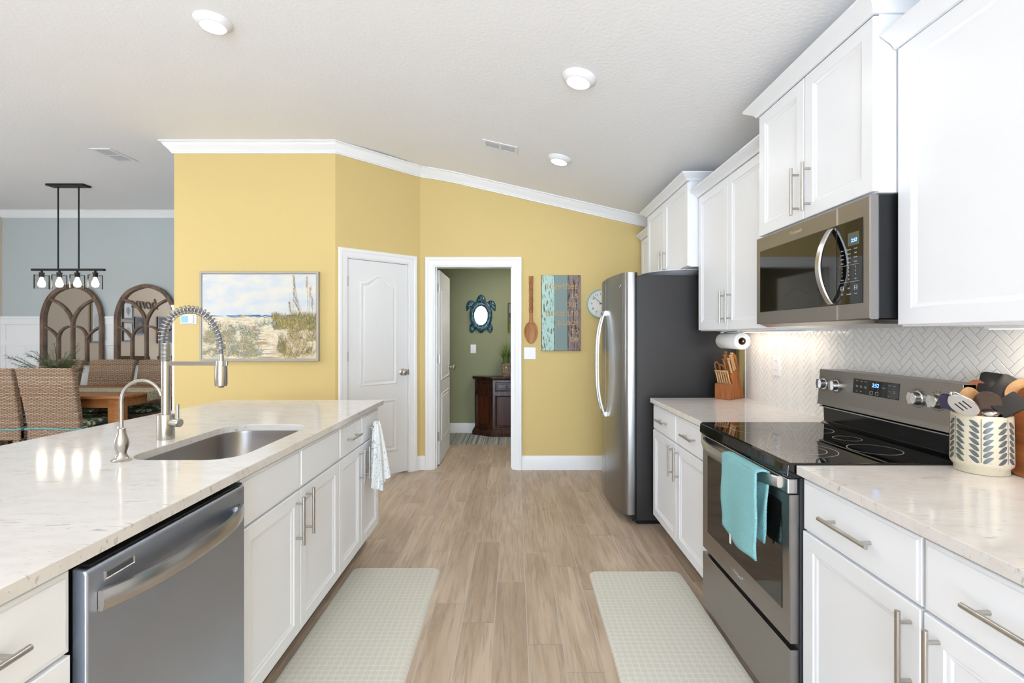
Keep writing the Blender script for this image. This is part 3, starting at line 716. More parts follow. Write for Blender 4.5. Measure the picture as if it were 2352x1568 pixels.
upper('narrow white wall cabinet in the far corner beyond the refrigerator', 4.35, 4.82, XU, 1.371, 2.286, 1, [(XU, 4.35), (XU, 4.82)])
# strip lights under the wall cabinets
for y0, y1, lab in ((2.42, 3.26, 'warm strip light under the wall cabinet near the paper towels'), (.8, 1.5, 'warm strip light under the tall wall cabinet on the right')):
    t = thing('under_cabinet_light', (1.48, (y0 + y1) / 2, 1.36), lab, 'light', 'under cabinet strip lights')
    MB().box(1.455, 1.50, y0, y1, 1.362, 1.3705).build('housing', M['white'], t)
    MB().box(1.46, 1.495, y0 + .01, y1 - .01, 1.360, 1.362).build('diffuser', M['led'], t)
    light('under_cabinet_lamp', 'AREA', (1.475, (y0 + y1) / 2, 1.357), (0, -.2, 0), .6 if y0 > 2 else .85, (1, .9, .76), .03, y1 - y0 - .04)

# ------------------------------------------------------------------ range
t = thing('range', (1.25, 1.98, 0), 'stainless electric range with a black glass cooktop, aqua towel on its handle', 'oven')
RY0, RY1 = 1.602, 2.354
MB().box(.945, 1.50, RY0, RY1, .03, .896).build('body', M['darkgrey'], t)
P = PR(.912)
dr = MB().rings(P, RY0 + .004, RY1 - .003, .318, .812, [(0, -.03), (0, -.003), (.003, 0), (.03, 0)], back=True)
dr = dr.build('oven_door', M['steel'], t, smooth=True, ang=20)
MB().rings(P, 1.650, 2.288, .412, .775, [(0, -.001), (0, .0012), (.002, .002), (.006, .0015)], back=False).build('window', M['ovengl'], dr, smooth=True, ang=20)
mb = MB(); mb.box(.905, .94, RY0 + .003, RY1, .815, .866); hb_ = mb.build('handle_panel', M['steelv'], dr, bevel=.004)
for g0 in (1.70, 1.86, 2.02, 2.17, 2.29):
    mb = MB()
    for i in range(8): mb.box(.912, .922, g0 - i * .0085 - .003, g0 - i * .0085, .865, .867)
    mb.build('vent_slots', M['black'], dr)
mb = MB(); L = []
for i in range(17):
    s = i / 16; y = RY0 + .05 + (RY1 - RY0 - .10) * s; bow = .05 * (1 - abs(2 * s - 1) ** 4); x = .905 - bow; zc = .842
    L.append([(x + .004, y, zc - .019), (x - .006, y, zc - .02), (x - .01, y, zc - .012), (x - .01, y, zc + .012), (x - .006, y, zc + .019), (x + .004, y, zc + .019)])
mb.loops(L, True, True, True); mb.build('handle', M['steelv'], dr, smooth=True, ang=35)
mb = MB().rings(P, RY0 + .004, RY1 - .003, .045, .296, [(0, -.03), (0, -.003), (.003, 0), (.02, 0)]); mb.build('drawer', M['steel'], t, smooth=True, ang=20)
MB().box(.97, 1.5, RY0 + .01, RY1 - .01, 0, .035).build('base', M['black'], t)
text('Whirlpool', .022, (.9115, 1.985, .362), FR_R, M['chrome'], dr, 'brand_lettering')
mb = MB(); mb.loops([[(.905, y, .868), (.899, y, .878), (.902, y, .914), (.912, y, .920), (1.50, y, .920), (1.50, y, .868)] for y in (RY0 - .003, RY1 + .003)], True, True, True)
ct = mb.build('cooktop', M['blackgl'], t, bevel=.003, seg=3)
def ringm(mb, x, y, r, w_=.0012, z=.9204): mb.loops([[(x + rr_ * math.cos(a * PI / 24), y + rr_ * math.sin(a * PI / 24), z) for a in range(48)] for rr_ in (r - w_, r + w_)], True)
for x, y, r in ((1.06, 1.79, .115), (1.06, 1.79, .08), (1.33, 1.79, .085), (1.06, 2.17, .085), (1.33, 2.17, .085), (1.36, 1.98, .05)):
    mb = MB(); ringm(mb, x, y, r); mb.build('burner_ring', M['key'], ct)
# back guard
mb = MB(); zt = 1.176
poly = [(1.583, .921), (1.583, zt), (1.488, zt), (1.478, 1.03), (1.474, 1.012), (1.50, .999), (1.503, .93), (1.485, .921)]
mb.loops([[(x, y, z) for x, z in poly] for y in (RY0, RY1)], True, True, True)
bg = mb.build('backguard', M['blackgloss'], t, bevel=.002)
mb = MB(); pf = [(1.4875, zt + .001), (1.4765, 1.03), (1.4725, 1.011), (1.4695, 1.011), (1.4735, 1.032), (1.4845, zt + .003), (1.578, zt + .003), (1.578, zt + .0005)]
mb.loops([[(x, y, z) for x, z in pf] for y in (RY0 - .001, RY1 + .001)], True, True, True); cp = mb.build('control_panel', M['steel'], t, bevel=.001)
mb = MB().box(1.474, 1.50, RY0 + .01, RY1 - .01, 1.0, 1.004); mb.build('lower_rail', M['steelv'], t)
def PG(u, v, d): return (1.4846 - (zt - v) * .0755 - d, u, v)
mb = MB().rings(PG, 1.862, 2.116, 1.092, 1.155, [(0, 0), (0, .0012), (.002, .002)], back=False); dp = mb.build('display', M['blackgl'], cp)
text('2:52', .022, PG(1.985, 1.135, .0028), FR_R, M['blue_led'], dp, 'clock_digits', shear=.2)
kt = [(2.09, 1.146, 'Bake'), (2.065, 1.146, 'Broil'), (2.04, 1.146, 'Warm'), (2.09, 1.124, 'Steam\nClean'), (2.065, 1.124, 'Keep\nWarm'), (2.04, 1.122, 'Delay\nStart'), (2.09, 1.103, 'Light'), (2.065, 1.103, 'Timer'), (1.94, 1.13, 'Hr/Min'), (1.91, 1.143, 'Clock'), (1.885, 1.143, 'Lock'), (1.91, 1.12, 'Off'), (1.885, 1.12, 'Cook\nTime'), (1.91, 1.1, 'Set')]
for u, v, s in kt: text(s, .0055, PG(u, v, .0026), FR_R, M['key'], dp, 'key_print', ext=.0002)
mb = MB()
for u in (2.005, 1.975):
    for a, b_, c, d in ((-.008, .008, -.007, -.006), (-.008, .008, .006, .007), (-.008, -.007, -.006, .006), (.007, .008, -.006, .006)): 
        mb.hexa([PG(u + a, 1.103 + c, .0022), PG(u + b_, 1.103 + c, .0022), PG(u + b_, 1.103 + c, .0028), PG(u + a, 1.103 + c, .0028), PG(u + a, 1.103 + d, .0022), PG(u + b_, 1.103 + d, .0022), PG(u + b_, 1.103 + d, .0028), PG(u + a, 1.103 + d, .0028)])
mb.build('start_keys', M['key'], dp)
for i, y in enumerate((2.315, 2.225, 1.775, 1.690)):
    mb = MB(); c = Vector(PG(y, 1.112, 0)); q = Vector((0, 0, 1)).rotation_difference(Vector((-1, 0, 0))).to_matrix()
    mb.lathe([(.0265, 0), (.0265, .004), (.022, .006), (.0225, .024), (.0215, .027), (0, .027)], c, 28, M=q)
    mb.box(c.x - .034, c.x - .02, y - .0065, y + .0065, c.z - .021, c.z + .021)
    mb.build('knob', M['chrome'], cp, smooth=True, ang=40)
    mb = MB(); pts = [PG(y + .034 * math.cos(a), 1.112 + .034 * math.sin(a), .0006) for a in [PI * (1.15 + .7 * k / 14) for k in range(15)]]
    mb.tube(pts, .0006, 5)
    for a in (.3, .42, .58, .7): mb.box(c.x - .0015, c.x, y + .034 * math.cos(PI * a) - .0015, y + .034 * math.cos(PI * a) + .0015, 1.112 + .034 * math.sin(PI * a) - .001, 1.112 + .034 * math.sin(PI * a) + .001)
    mb.build('dial_marks', M['black'], cp)

# ------------------------------------------------------------------ microwave
t = thing('microwave', (1.38, 1.98, 1.39), 'stainless over-the-range microwave with dark glass door and curved handle', 'microwave')
Z0, Z1 = 1.396, 1.809
MB().box(1.205, 1.583, 1.603, 2.354, Z0 + .002, Z1 - .001).build('body', M['black'], t, bevel=.002)
P = PR(1.176)
YS = 1.765   # seam between door and control side
dr = MB().rings(P, YS + .001, 2.356, Z0, Z1, [(0, -.028), (0, -.004), (.004, 0), (.03, 0)]).build('door', M['steel'], t, smooth=True, ang=20)
cs = MB().rings(P, 1.602, YS - .001, Z0, Z1, [(0, -.028), (0, -.004), (.004, 0), (.03, 0)]).build('control_side', M['steel'], t, smooth=True, ang=20)
MB().rings(P, YS + .0005, 2.318, 1.452, 1.743, [(0, -.001), (0, .001), (.002, .0018)], back=False).build('window', M['ovengl'], dr)
MB().rings(P, 1.633, YS - .0005, 1.452, 1.743, [(0, -.001), (0, .001), (.002, .0018)], back=False).build('key_panel', M['blackgl'], cs)
mb = MB(); n = 24; L = []
for i in range(n + 1):
    s = i / n; z = 1.457 + .278 * s; bow = .048 * math.sin(PI * s) ** .8; x = 1.172 - bow; y = YS + .026
    L.append([(x - .002, y - .014, z), (x - .007, y - .011, z), (x - .007, y + .011, z), (x - .002, y + .014, z), (x + .004, y + .012, z), (x + .004, y - .012, z)])
mb.loops(L, True, True, True); mb.build('handle', M['steelv'], dr, smooth=True, ang=40)
text('Whirlpool', .022, (1.1755, 2.03, 1.776), FR_R, M['chrome'], dr, 'brand_lettering')
mb = MB().rings(P, 1.65, 1.706, 1.655, 1.70, [(0, .0015), (0, .0022)], back=False); ds = mb.build('display', mat('lcd_grey', (92, 94, 84), .3), cs)
text('2:52', .017, (1.1732, 1.675, 1.672), FR_R, M['blue_led'], ds, 'clock_digits', shear=.2)
rows = [(1.643, ('Bake', 'Popcorn', 'Potato')), (1.628, ('Steam', 'Reheat', 'Melt')), (1.613, ('Soften', 'Defrost', 'Power')), (1.598, ('Keep', 'Warm', 'Timer')), (1.579, '123'), (1.566, '456'), (1.553, '789'), (1.539, ('Clock', '0', 'Fan')), (1.508, ('Cancel', 'Light', 'Start')), (1.487, ('Off', 'Turntable', 'Lock'))]
for z, ks in rows:
    for y, s in zip((1.735, 1.70, 1.666), ks): text(s, .0065 if len(s) > 1 else .009, (1.1732, y, z), FR_R, M['key'], cs, 'key_print', ext=.0002)
mb = MB(); 
for z in (1.588, 1.529): mb.box(1.1732, 1.174, 1.65, 1.75, z, z + .0008)
for y in (1.735, 1.666):
    for a, b_, c, d in ((-.007, .007, -.008, -.007), (-.007, .007, .006, .007), (-.007, -.006, -.007, .006), (.006, .007, -.007, .006)): mb.box(1.173, 1.174, y + a, y + b_, 1.509 + c, 1.509 + d)
mb.build('key_outlines', M['key'], cs)
mb = MB(); mb.hexa([(1.215, 1.63, 1.382), (1.215, 2.33, 1.382), (1.56, 2.33, 1.374), (1.56, 1.63, 1.374), (1.19, 1.61, 1.395), (1.19, 2.35, 1.395), (1.58, 2.35, 1.395), (1.58, 1.61, 1.395)]); mb.build('underside_grille', M['steelv'], t)

# ------------------------------------------------------------------ refrigerator
t = thing('refrigerator', (1.2, 3.88, 0), 'side-by-side refrigerator with stainless doors and a dark grey side panel', 'refrigerator')
FY0, FY1, FYS = 3.425, 4.328, 3.886
MB().box(.862, 1.565, FY0 - .003, FY1, .03, 1.767).build('case', M['charcoal'], t, bevel=.004)
MB().box(.845, .862, FY0 + .004, FY1 - .004, .06, 1.755).build('gasket', M['black'], t)
def fx(y): return .728 + .05 * ((y - (FY0 + FY1) / 2) / .45) ** 2
for a, b_, nm in ((FY0, FYS - .003, 'door'), (FYS + .003, FY1, 'door')):
    pl = [(.846, a), ]
    n = 14; r = .018
    for i in range(n + 1):
        y = a + (b_ - a) * i / n; x = fx(y); e = min(y - a, b_ - y); k = (r - e) / r if e < r else 0
        outer = (i == 0 and a == FY0) or (i == n and b_ == FY1)
        if i == 0: pl += [(x + (.03 if outer else .006), a), (x + (.008 if outer else .001), a + (.008 if outer else .002))]
        elif i == n: pl += [(x + (.008 if outer else .001), b_ - (.008 if outer else .002)), (x + (.03 if outer else .006), b_)]
        else: pl.append((x, y))
    pl.append((.846, b_))
    mb = MB(); mb.loops([[(x, y, z) for x, y in pl] for z in (.07, 1.79)], True, True, True)
    d_ = mb.build(nm, M['steelf'], t, smooth=True, ang=50)
    ye = (FYS - .045) if a == FY0 else (FYS + .045)
    mb = MB(); L = []
    for i in range(25):
        s = i / 24; z = .70 + .835 * s; bow = .058 * (1 - abs(2 * s - 1) ** 3); x = fx(ye) - .012 - bow
        L.append([(x - .006, ye - .008, z), (x - .009, ye, z), (x - .006, ye + .008, z), (x + .006, ye + .007, z), (x + .006, ye - .007, z)])
    mb.loops(L, True, True, True)
    for z in (.70, 1.50): mb.box(fx(ye) - .016, fx(ye) + .004, ye - .009, ye + .009, z, z + .036)
    mb.build('handle', M['steelv'], d_, smooth=True, ang=40)
    if a == FY0:
        mb = MB(); y = FY0 + .085; mb.loops([[(fx(y) - dd, y + q * math.cos(k * PI / 12), 1.70 + q * math.sin(k * PI / 12)) for k in range(24)] for q, dd in ((.016, -.004), (.016, .002), (.0125, .002), (.0125, -.004))], True)
        mb.tube([(fx(y) - .002, y - .007, 1.707), (fx(y) - .002, y, 1.70), (fx(y) - .002, y + .007, 1.693)], .002, 6); mb.build('round_badge', M['chrome'], d_, smooth=True)
MB().box(.83, .9, FY0 - .002, FY0 + .07, .03, .065).box(.83, .9, FY1 - .07, FY1 + .002, .03, .065).box(.8, .87, FY0 + .01, FY0 + .05, 1.768, 1.79).build('hinge', M['black'], t)
MB().box(.87, 1.5, FY0 + .02, FY1 - .02, 0, .03).build('kick_grille', M['black'], t)
mb = MB().lathe([(0, 0), (.16, 0), (.17, .004), (.23, .035), (.262, .042), (.264, .047), (.23, .041), (.165, .011), (0, .008)], (1.235, 3.72, 1.768), 48, sc=(1.0, 1.0))
tag(mb.build('serving_platter', M['white'], smooth=True, ang=50), 'shallow white platter lying on top of the refrigerator', 'platter')

# toe space tile under the base runs is part of each cabinet
# ------------------------------------------------------------------ kitchen mats
def kmat(x0, x1, y0, y1, lab, tilt=0):
    mb = MB(); c = ((x0 + x1) / 2, (y0 + y1) / 2)
    L = [[(x, y, z) for x, y in rr(x0 + o, x1 - o, y0 + o, y1 - o, .035)] for o, z in ((0, .0005), (.001, .004), (.012, .014), (.016, .015))]
    mb.loops(L, True, True, True); ob = mb.build('kitchen_mat', M['mat'], smooth=True, ang=50, origin=(c[0], c[1], 0))
    ob.rotation_euler = (0, 0, tilt); return tag(ob, lab, 'mat', 'cushioned kitchen mats')
kmat(-.932, -.424, 1.45, 2.775, 'pale patterned cushioned floor mat in front of the sink and dishwasher')
kmat(.408, .928, 1.40, 2.735, 'pale patterned cushioned floor mat in front of the range', -.01)
# ================================================================== faucets
FXc, FYc = -1.444, 2.0
t = thing('kitchen_faucet', (FXc, FYc, .914), 'tall spring-neck brushed nickel faucet standing behind the sink', 'faucet')
MB().lathe([(0, .9142), (.031, .9142), (.0315, .917), (.0315, 1.012), (.030, 1.016), (.017, 1.017), (.0165, 1.236), (0, 1.236)], (FXc, FYc, 0), 36).build('body', M['nickel'], t, smooth=True)
fp = [(373.6, 830), (373.6, 810), (373.6, 788), (375, 766), (383, 743), (396, 725), (411, 715.5), (427, 711), (443, 711), (458, 714.5), (472, 722), (484, 735), (495, 751), (503, 770), (507, 789), (508, 803), (508, 822)]
fp = [at(x, y, FYc) for x, y in fp]
def smoothp(P, k=8):
    o = []
    for i in range(len(P) - 1):
        a, b_, c, d = P[max(i - 1, 0)], P[i], P[i + 1], P[min(i + 2, len(P) - 1)]
        for j in range(k):
            s = j / k; o.append(.5 * ((2 * b_) + (c - a) * s + (2 * a - 5 * b_ + 4 * c - d) * s * s + (3 * b_ - a - 3 * c + d) * s ** 3))
    return o + [P[-1]]
sp_ = smoothp(fp)
MB().tube(sp_, .0075, 12).build('hose', mat('grey_hose', (108, 112, 120), .45), t, smooth=True)
def helix(path, r, pitch, wr, m, parent, name):
    L = [0]
    for i in range(1, len(path)): L.append(L[-1] + (path[i] - path[i - 1]).length)
    tot = L[-1]; turns = tot / pitch; n = int(turns * 14); pts = []
    for k in range(n + 1):
        s = tot * k / n; i = 0
        while i < len(L) - 2 and L[i + 1] < s: i += 1
        f = (s - L[i]) / max(1e-9, L[i + 1] - L[i]); p = path[i].lerp(path[i + 1], f); tg = (path[i + 1] - path[i]).normalized()
        B = Vector((0, 1, 0)); N = B.cross(tg).normalized(); a = 2 * PI * s / pitch
        pts.append(p + (N * math.cos(a) + B * math.sin(a)) * r)
    return MB().tube(pts, wr, 6).build(name, m, parent, smooth=True, ang=80)
vz = [Vector((FXc, FYc, 1.236 + .073 * i / 10)) for i in range(11)]
helix(vz, .0155, .0052, .0023, M['nickel'], t, 'lower_coil')
i0 = min(range(len(sp_)), key=lambda i: (sp_[i] - Vector((FXc, FYc, 1.312))).length); i1 = min(range(len(sp_)), key=lambda i: (sp_[i] - at(507, 787, FYc)).length)
helix(sp_[i0:i1 + 1], .0162, .0155, .0021, M['nickel'], t, 'spring')
ex = at(507.3, 790, FYc); helix([ex + Vector((0, 0, -.020 * k / 6)) for k in range(7)], .0155, .0052, .0023, M['nickel'], t, 'end_coil')
SX = at(508, 0, FYc).x
mb = MB(); mb.lathe([(0, 1.265), (.008, 1.265), (.0095, 1.25), (.012, 1.22), (.0215, 1.216), (.023, 1.208), (.0235, 1.14), (.022, 1.133), (.012, 1.131), (.01, 1.127), (0, 1.127)], (SX, FYc, 0), 32)
mb.build('spray_head', M['nickel'], t, smooth=True, ang=35)
mb = MB(); mb.box(FXc + .01, SX + .004, FYc - .006, FYc + .006, 1.217, 1.235); mb.lathe([(.0165, 1.215), (.0195, 1.215), (.0195, 1.238), (.0165, 1.238), (.0165, 1.215)], (SX, FYc, 0), 28); mb.box(SX + .016, SX + .026, FYc - .006, FYc + .006, 1.216, 1.236)
mb.build('support_arm', M['steelv'], t, bevel=.001)
mb = MB(); c = Vector((FXc, FYc, .985)); dv = Vector((.95, -.32, 0)).normalized()
mb.tube([c + dv * .02, c + dv * .064, c + dv * .0645, c + dv * .078, c + dv * .081], [.0165, .0165, .0175, .0175, .014], 24); hb2 = mb.build('handle_body', M['nickel'], t, smooth=True, ang=35)
mb = MB(); q = c + dv * .066; mb.tube([q + Vector((0, 0, .01)), q + Vector((0, 0, .075))], .0065, 12); mb.build('lever', M['steelv'], hb2, smooth=True)

t = thing('filter_faucet', (-1.347, 1.655, .914), 'small gooseneck filtered-water tap on the near side of the tall faucet', 'faucet')
TX, TY = -1.347, 1.655; k = .000386
pf = [(0, 0), (.0295, 0), (.03, .0025), (.024, .005), (.0205, .010), (.015, .022), (.0155, .032), (.0205, .048), (.0222, .060), (.020, .072), (.0145, .088), (.0125, .098), (.0125, .110), (.009, .112), (.0058, .113)]
MB().lathe([(r, .9142 + z) for r, z in pf], (TX, TY, 0), 32).build('base', M['nickel'], t, smooth=True, ang=50)
zc = .914 + .205; r = .069
pts = [Vector((TX, TY, z)) for z in (1.02, 1.06, 1.10)] + arc((TX + r, TY, zc), r, PI, .24, 22)
MB().tube(pts, [.0058] * 3 + [.0056] * 10 + [.0052] * 12 + [.0046], 14).build('spout', M['nickel'], t, smooth=True)
MB().tube([(TX - .008, TY, 1.005), (TX - .011, TY, 1.03)], .004, 8).build('lever', M['nickel'], t, smooth=True)

# ================================================================== things on the yellow walls
t = thing('wall_painting', (-2.24, 4.25, 1.5), 'framed beach painting with dune grass and a boardwalk on the yellow wall', 'painting')
QX0, QX1, QZ0, QZ1 = -2.760, -1.720, 1.117, 1.900; fy = 4.266
mb = MB(); prf = [(0, 0), (0, .038), (.004, .04), (.016, .04), (.018, .032), (.024, .03)]
mb.loops([[(x0, fy - d, z0) for x0, z0 in ((QX0 + i, QZ0 + i), (QX1 - i, QZ0 + i), (QX1 - i, QZ1 - i), (QX0 + i, QZ1 - i))] for i, d in prf])
mb.build('frame', mat('silver_frame', (176, 170, 160), .5, .3), t, bevel=.001)
pal = {'sky': (206, 213, 219), 'cloud': (219, 217, 211), 'skyb': (196, 206, 216), 'sea': (84, 124, 158), 'sea2': (58, 92, 134), 'foam': (226, 230, 228), 'sand': (224, 210, 180), 'sand2': (206, 186, 150), 'olive': (138, 134, 92), 'teal': (124, 150, 142), 'yel': (196, 178, 96), 'dark': (88, 82, 84), 'brown': (138, 110, 82), 'tan': (184, 158, 122), 'white': (232, 228, 220), 'lav': (160, 160, 180), 'orange': (222, 180, 110)}
keys = list(pal); pm = [mat('paint_' + k_, v, .6, spec=.3) for k_, v in pal.items()]
R = random.Random(3); mb = MB(); lay = [0]
ux = lambda u: QX0 + .024 + (QX1 - QX0 - .048) * u
vz_ = lambda v: QZ0 + .024 + (QZ1 - QZ0 - .048) * v
def stroke(u, v, du, dv, w, key):
    lay[0] += 1; d = .031 + min(lay[0], 7000) * 5e-7
    a = Vector((ux(u), 0, vz_(v))); b_ = a + Vector((du, 0, dv)); dr_ = Vector((du, 0, dv)).normalized(); n = Vector((-dr_.z, 0, dr_.x)) * w / 2
    P4 = [a - n * .5, (a + b_) / 2 - n, b_ - n * .15, b_ + n * .15, (a + b_) / 2 + n, a + n * .5]
    P4 = [Vector((min(max(p.x, ux(0)), ux(1)), fy - d, min(max(p.z, vz_(0)), vz_(1)))) for p in P4]
    mb.add(P4, [(0, 1, 2, 3, 4, 5)], keys.index(key))
def rectq(u0, u1, v0, v1, key, d): mb.add([(ux(u0), fy - d, vz_(v0)), (ux(u1), fy - d, vz_(v0)), (ux(u1), fy - d, vz_(v1)), (ux(u0), fy - d, vz_(v1))], [(0, 1, 2, 3)], keys.index(key))
pm[0] = mat('paint_sky', (196, 206, 216), .6, spec=.3, var=((5, 5, 11), (222, 218, 208), .35, .62, 5))
pm[keys.index('sand')] = mat('paint_sand', (226, 214, 188), .6, spec=.3, var=((20, 20, 60), (204, 188, 156), .4, .7, 6))
rectq(0, 1, .49, 1, 'sky', .0305); rectq(0, 1, 0, .49, 'sand', .0305)
for i in range(60): stroke(R.random() * .92, R.uniform(.488, .516), .04 + .05 * R.random(), 0, .006, R.choice(['sea', 'sea', 'sea2']))
for i in range(26): stroke(R.random() * .9, R.uniform(.478, .49), .03 + .04 * R.random(), 0, .004, 'foam')
for i in range(14): stroke(.32 + .05 * R.random(), .495 + .018 * R.random(), .02, .002, .008, 'orange')
stroke(.27, .462, .035, .002, .004, 'lav'); stroke(.31, .455, .05, .002, .004, 'brown')
for i in range(420):
    v = R.random() * .45; stroke(R.random() * .96, v, .012 + .04 * R.random(), R.uniform(-.01, .01), .003 + .005 * R.random(), R.choice(['sand', 'sand', 'sand2', 'white', 'tan']))
# boardwalk
for i in range(34):
    s = i / 33; v = .37 * (1 - s) + .01; cx = .46 + .13 * s; hw = .022 + .085 * s
    stroke(cx - hw, v, (2 * hw) * 1.0, R.uniform(-.004, .004), .012, R.choice(['white', 'sand', 'tan'])); stroke(cx - hw, v - .008, 2 * hw, 0, .0022, R.choice(['dark', 'lav', 'brown']))
def tuft(u, v, n, h, cols, spread=.5):
    for i in range(7): stroke(u + R.uniform(-.035, .025), v + R.uniform(-.015, .03), R.uniform(.01, .028), R.uniform(-.012, .012), .007, R.choice([c_ for c_ in cols if c_ not in ('dark', 'brown', 'lav')] or cols))
    for i in range(n):
        a = R.uniform(-spread, spread); l = h * R.uniform(.5, 1.1); stroke(u + R.uniform(-.035, .035), v + R.uniform(-.02, .02), l * math.sin(a), l * math.cos(a), .0018 + .0018 * R.random(), R.choice(cols))
for u, v in ((.24, .36), (.30, .34), (.35, .35), (.14, .38), (.08, .33), (.5, .39), (.56, .40), (.62, .40), (.67, .38)): tuft(u, v, 16, .055, ['teal', 'teal', 'olive', 'lav', 'dark'])
for i in range(110): tuft(R.uniform(.0, .5), R.uniform(.02, .33), 12, .05, ['olive', 'teal', 'teal', 'tan', 'yel', 'lav', 'brown'], .9)
for i in range(80): tuft(1 - .36 * R.random() ** 1.3, R.uniform(.33, .48), 14, .07, ['olive', 'olive', 'yel', 'brown', 'dark'], .6)
for i in range(46): tuft(R.uniform(.68, .98), R.uniform(.0, .3), 9, .08, ['yel', 'olive', 'brown', 'tan', 'sand2', 'dark'], .7)
for i in range(8): tuft(.69 + .03 * R.random(), R.uniform(.02, .15), 10, .07, ['brown', 'dark', 'olive'], .3)
def oat(u0, v0, u1, v1):
    a = Vector((ux(u0), vz_(v0))); b_ = Vector((ux(u1), vz_(v1)))
    for i in range(9): p = a.lerp(b_, i / 9); q = a.lerp(b_, (i + 1) / 9); stroke((p.x - ux(0)) / (ux(1) - ux(0)), (p.y - vz_(0)) / (vz_(1) - vz_(0)), (q - p).x, (q - p).y, .0022, 'brown')
    dd = (b_ - a).normalized()
    for i in range(60):
        p = b_ - dd * R.uniform(0, .10) + Vector((R.uniform(-.006, .006), 0)); stroke((p.x - ux(0)) / (ux(1) - ux(0)), (p.y - vz_(0)) / (vz_(1) - vz_(0)), R.uniform(-.010, .010), R.uniform(-.018, .006), .0035, R.choice(['tan', 'tan', 'brown', 'sand2']))
for q in ((.86, .5, .8, .99), (.93, .5, .92, .98), (.94, .45, .95, .86), (.79, .2, .81, .9), (.9, .5, .8, .78), (.91, .45, .8, .7), (.97, .5, .965, .74), (.8, .3, .765, .68)): oat(*q)
mb.build('canvas', pm, t)

t = thing('thermostat', at(433, 733, 4.26), 'white wall thermostat with a pale blue screen, left of the beach painting', 'thermostat')
P = PB(4.266); c = at(433, 733, 4.26)
MB().rings(P, c.x - .072, c.x + .072, c.z - .045, c.z + .045, [(0, 0), (0, .006), (.005, .008), (.02, .008)]).build('back_plate', M['white'], t, bevel=.004, seg=3)
MB().rings(P, c.x - .06, c.x + .05, c.z - .036, c.z + .036, [(0, .008), (0, .02), (.004, .023)]).build('body', M['white'], t, bevel=.002)
MB().rings(P, c.x - .053, c.x + .008, c.z - .028, c.z + .028, [(0, .023), (0, .0238)]).build('screen', mat('screen_blue', (150, 196, 214), .3, emit=((150, 196, 214), .05)), t)

def plate(P, c, w_, h_, rockers, lab, cat='light switch', name='light_switch'):
    t = thing(name, c[:3], lab, cat)
    MB().rings(P, c[3] - w_ / 2, c[3] + w_ / 2, c[2] - h_ / 2, c[2] + h_ / 2, [(0, 0), (0, .004), (.003, .006)]).build('cover_plate', M['white'], t, bevel=.001)
    for i in range(rockers):
        u = c[3] + (i - (rockers - 1) / 2) * .046
        MB().rings(P, u - .0165, u + .0165, c[2] - .033, c[2] + .033, [(0, .006), (0, .0075), (.001, .009)]).build('rocker', M['white'], t, bevel=.0008)
    return t
c = at(1217, 811, YF); plate(PB(YF), (c.x, YF, c.z, c.x), .118, .118, 2, 'white double light switch under the wooden spoon on the yellow wall')
c = at(1087, 801, 6.645); plate(PB(6.65), (c.x, 6.65, c.z, c.x), .075, .118, 1, 'white single light switch on the green wall under the turtle')
# outlet on the tile
oy, oz = 2.925, 1.158; P = PR(XR - .0085)
t = thing('wall_outlet', (XR - .01, oy, oz), 'white power outlet on the tile between knife block and range', 'outlet')
MB().rings(P, oy - .037, oy + .037, oz - .06, oz + .06, [(0, 0), (0, .004), (.003, .007)]).build('cover_plate', M['white'], t, bevel=.001)
for s in (-1, 1):
    so_ = MB().prism([(oy + .016 * math.cos(a * PI / 12), oz + s * .027 + max(-.0125, min(.0125, .017 * math.sin(a * PI / 12)))) for a in range(24)], P, .0065, .0085); so_ = so_.build('socket', M['white'], t)
    MB().box(XR - .0176, XR - .0168, oy - .007, oy - .005, oz + s * .027 - .002, oz + s * .027 + .007).box(XR - .0176, XR - .0168, oy + .005, oy + .007, oz + s * .027 - .002, oz + s * .027 + .007).build('slots', M['darkgrey'], so_)

# wooden spoon
c0 = at(1219.5, 634, YF); cx = c0.x; k = YF / FPX
t = thing('wall_spoon', (cx, YF, 1.6), 'large carved wooden spoon hanging beside the doorway', 'spoon')
def spz(y): return HC - (y - 770) * k
mb = MB(); ol = []
for i in range(40):
    a = 2 * PI * i / 40; x = math.sin(a); y = math.cos(a)
    yy = .5 + .5 * y; wdt = .0685 * (abs(x) ** .9) * (1 if y > -.1 else 1 - .18 * (-y))
    ol.append((math.copysign(wdt, x), y))
cz_, hh = (spz(738) + spz(789)) / 2 + .0, (spz(738) - spz(789)) / 2
def sp_loop(s, d, sh=0): return [(cx + x * s, YF - d, cz_ + sh + y * hh * s) for x, y in ol]
mb.loops([sp_loop(.8, .001), sp_loop(1, .012), sp_loop(.98, .020), sp_loop(.90, .018), sp_loop(.75, .011), sp_loop(.5, .007), sp_loop(.2, .0055)], True, True, True)
bo = mb.build('bowl', M['spoonwood'], t, smooth=True, ang=50)
mb = MB(); zt = spz(634); zb = spz(741); L = []
for i in range(60):
    s = i / 59; z = zt + (zb - zt) * s; w_ = .0215
    if s > .2 and s < .8: w_ = .0165 + .005 * abs(math.sin((s - .2) / .6 * PI * 3))
    if s > .8: w_ = .0165 + .006 * ((s - .8) / .2) ** 2
    L.append([(cx - w_, YF - .002, z), (cx - w_, YF - .018, z), (cx - w_ * .6, YF - .024, z), (cx + w_ * .6, YF - .024, z), (cx + w_, YF - .018, z), (cx + w_, YF - .002, z)])
mb.loops(L, True, True, True); ha = mb.build('handle', M['spoonwood'], t, smooth=True, ang=40)
mb = MB()
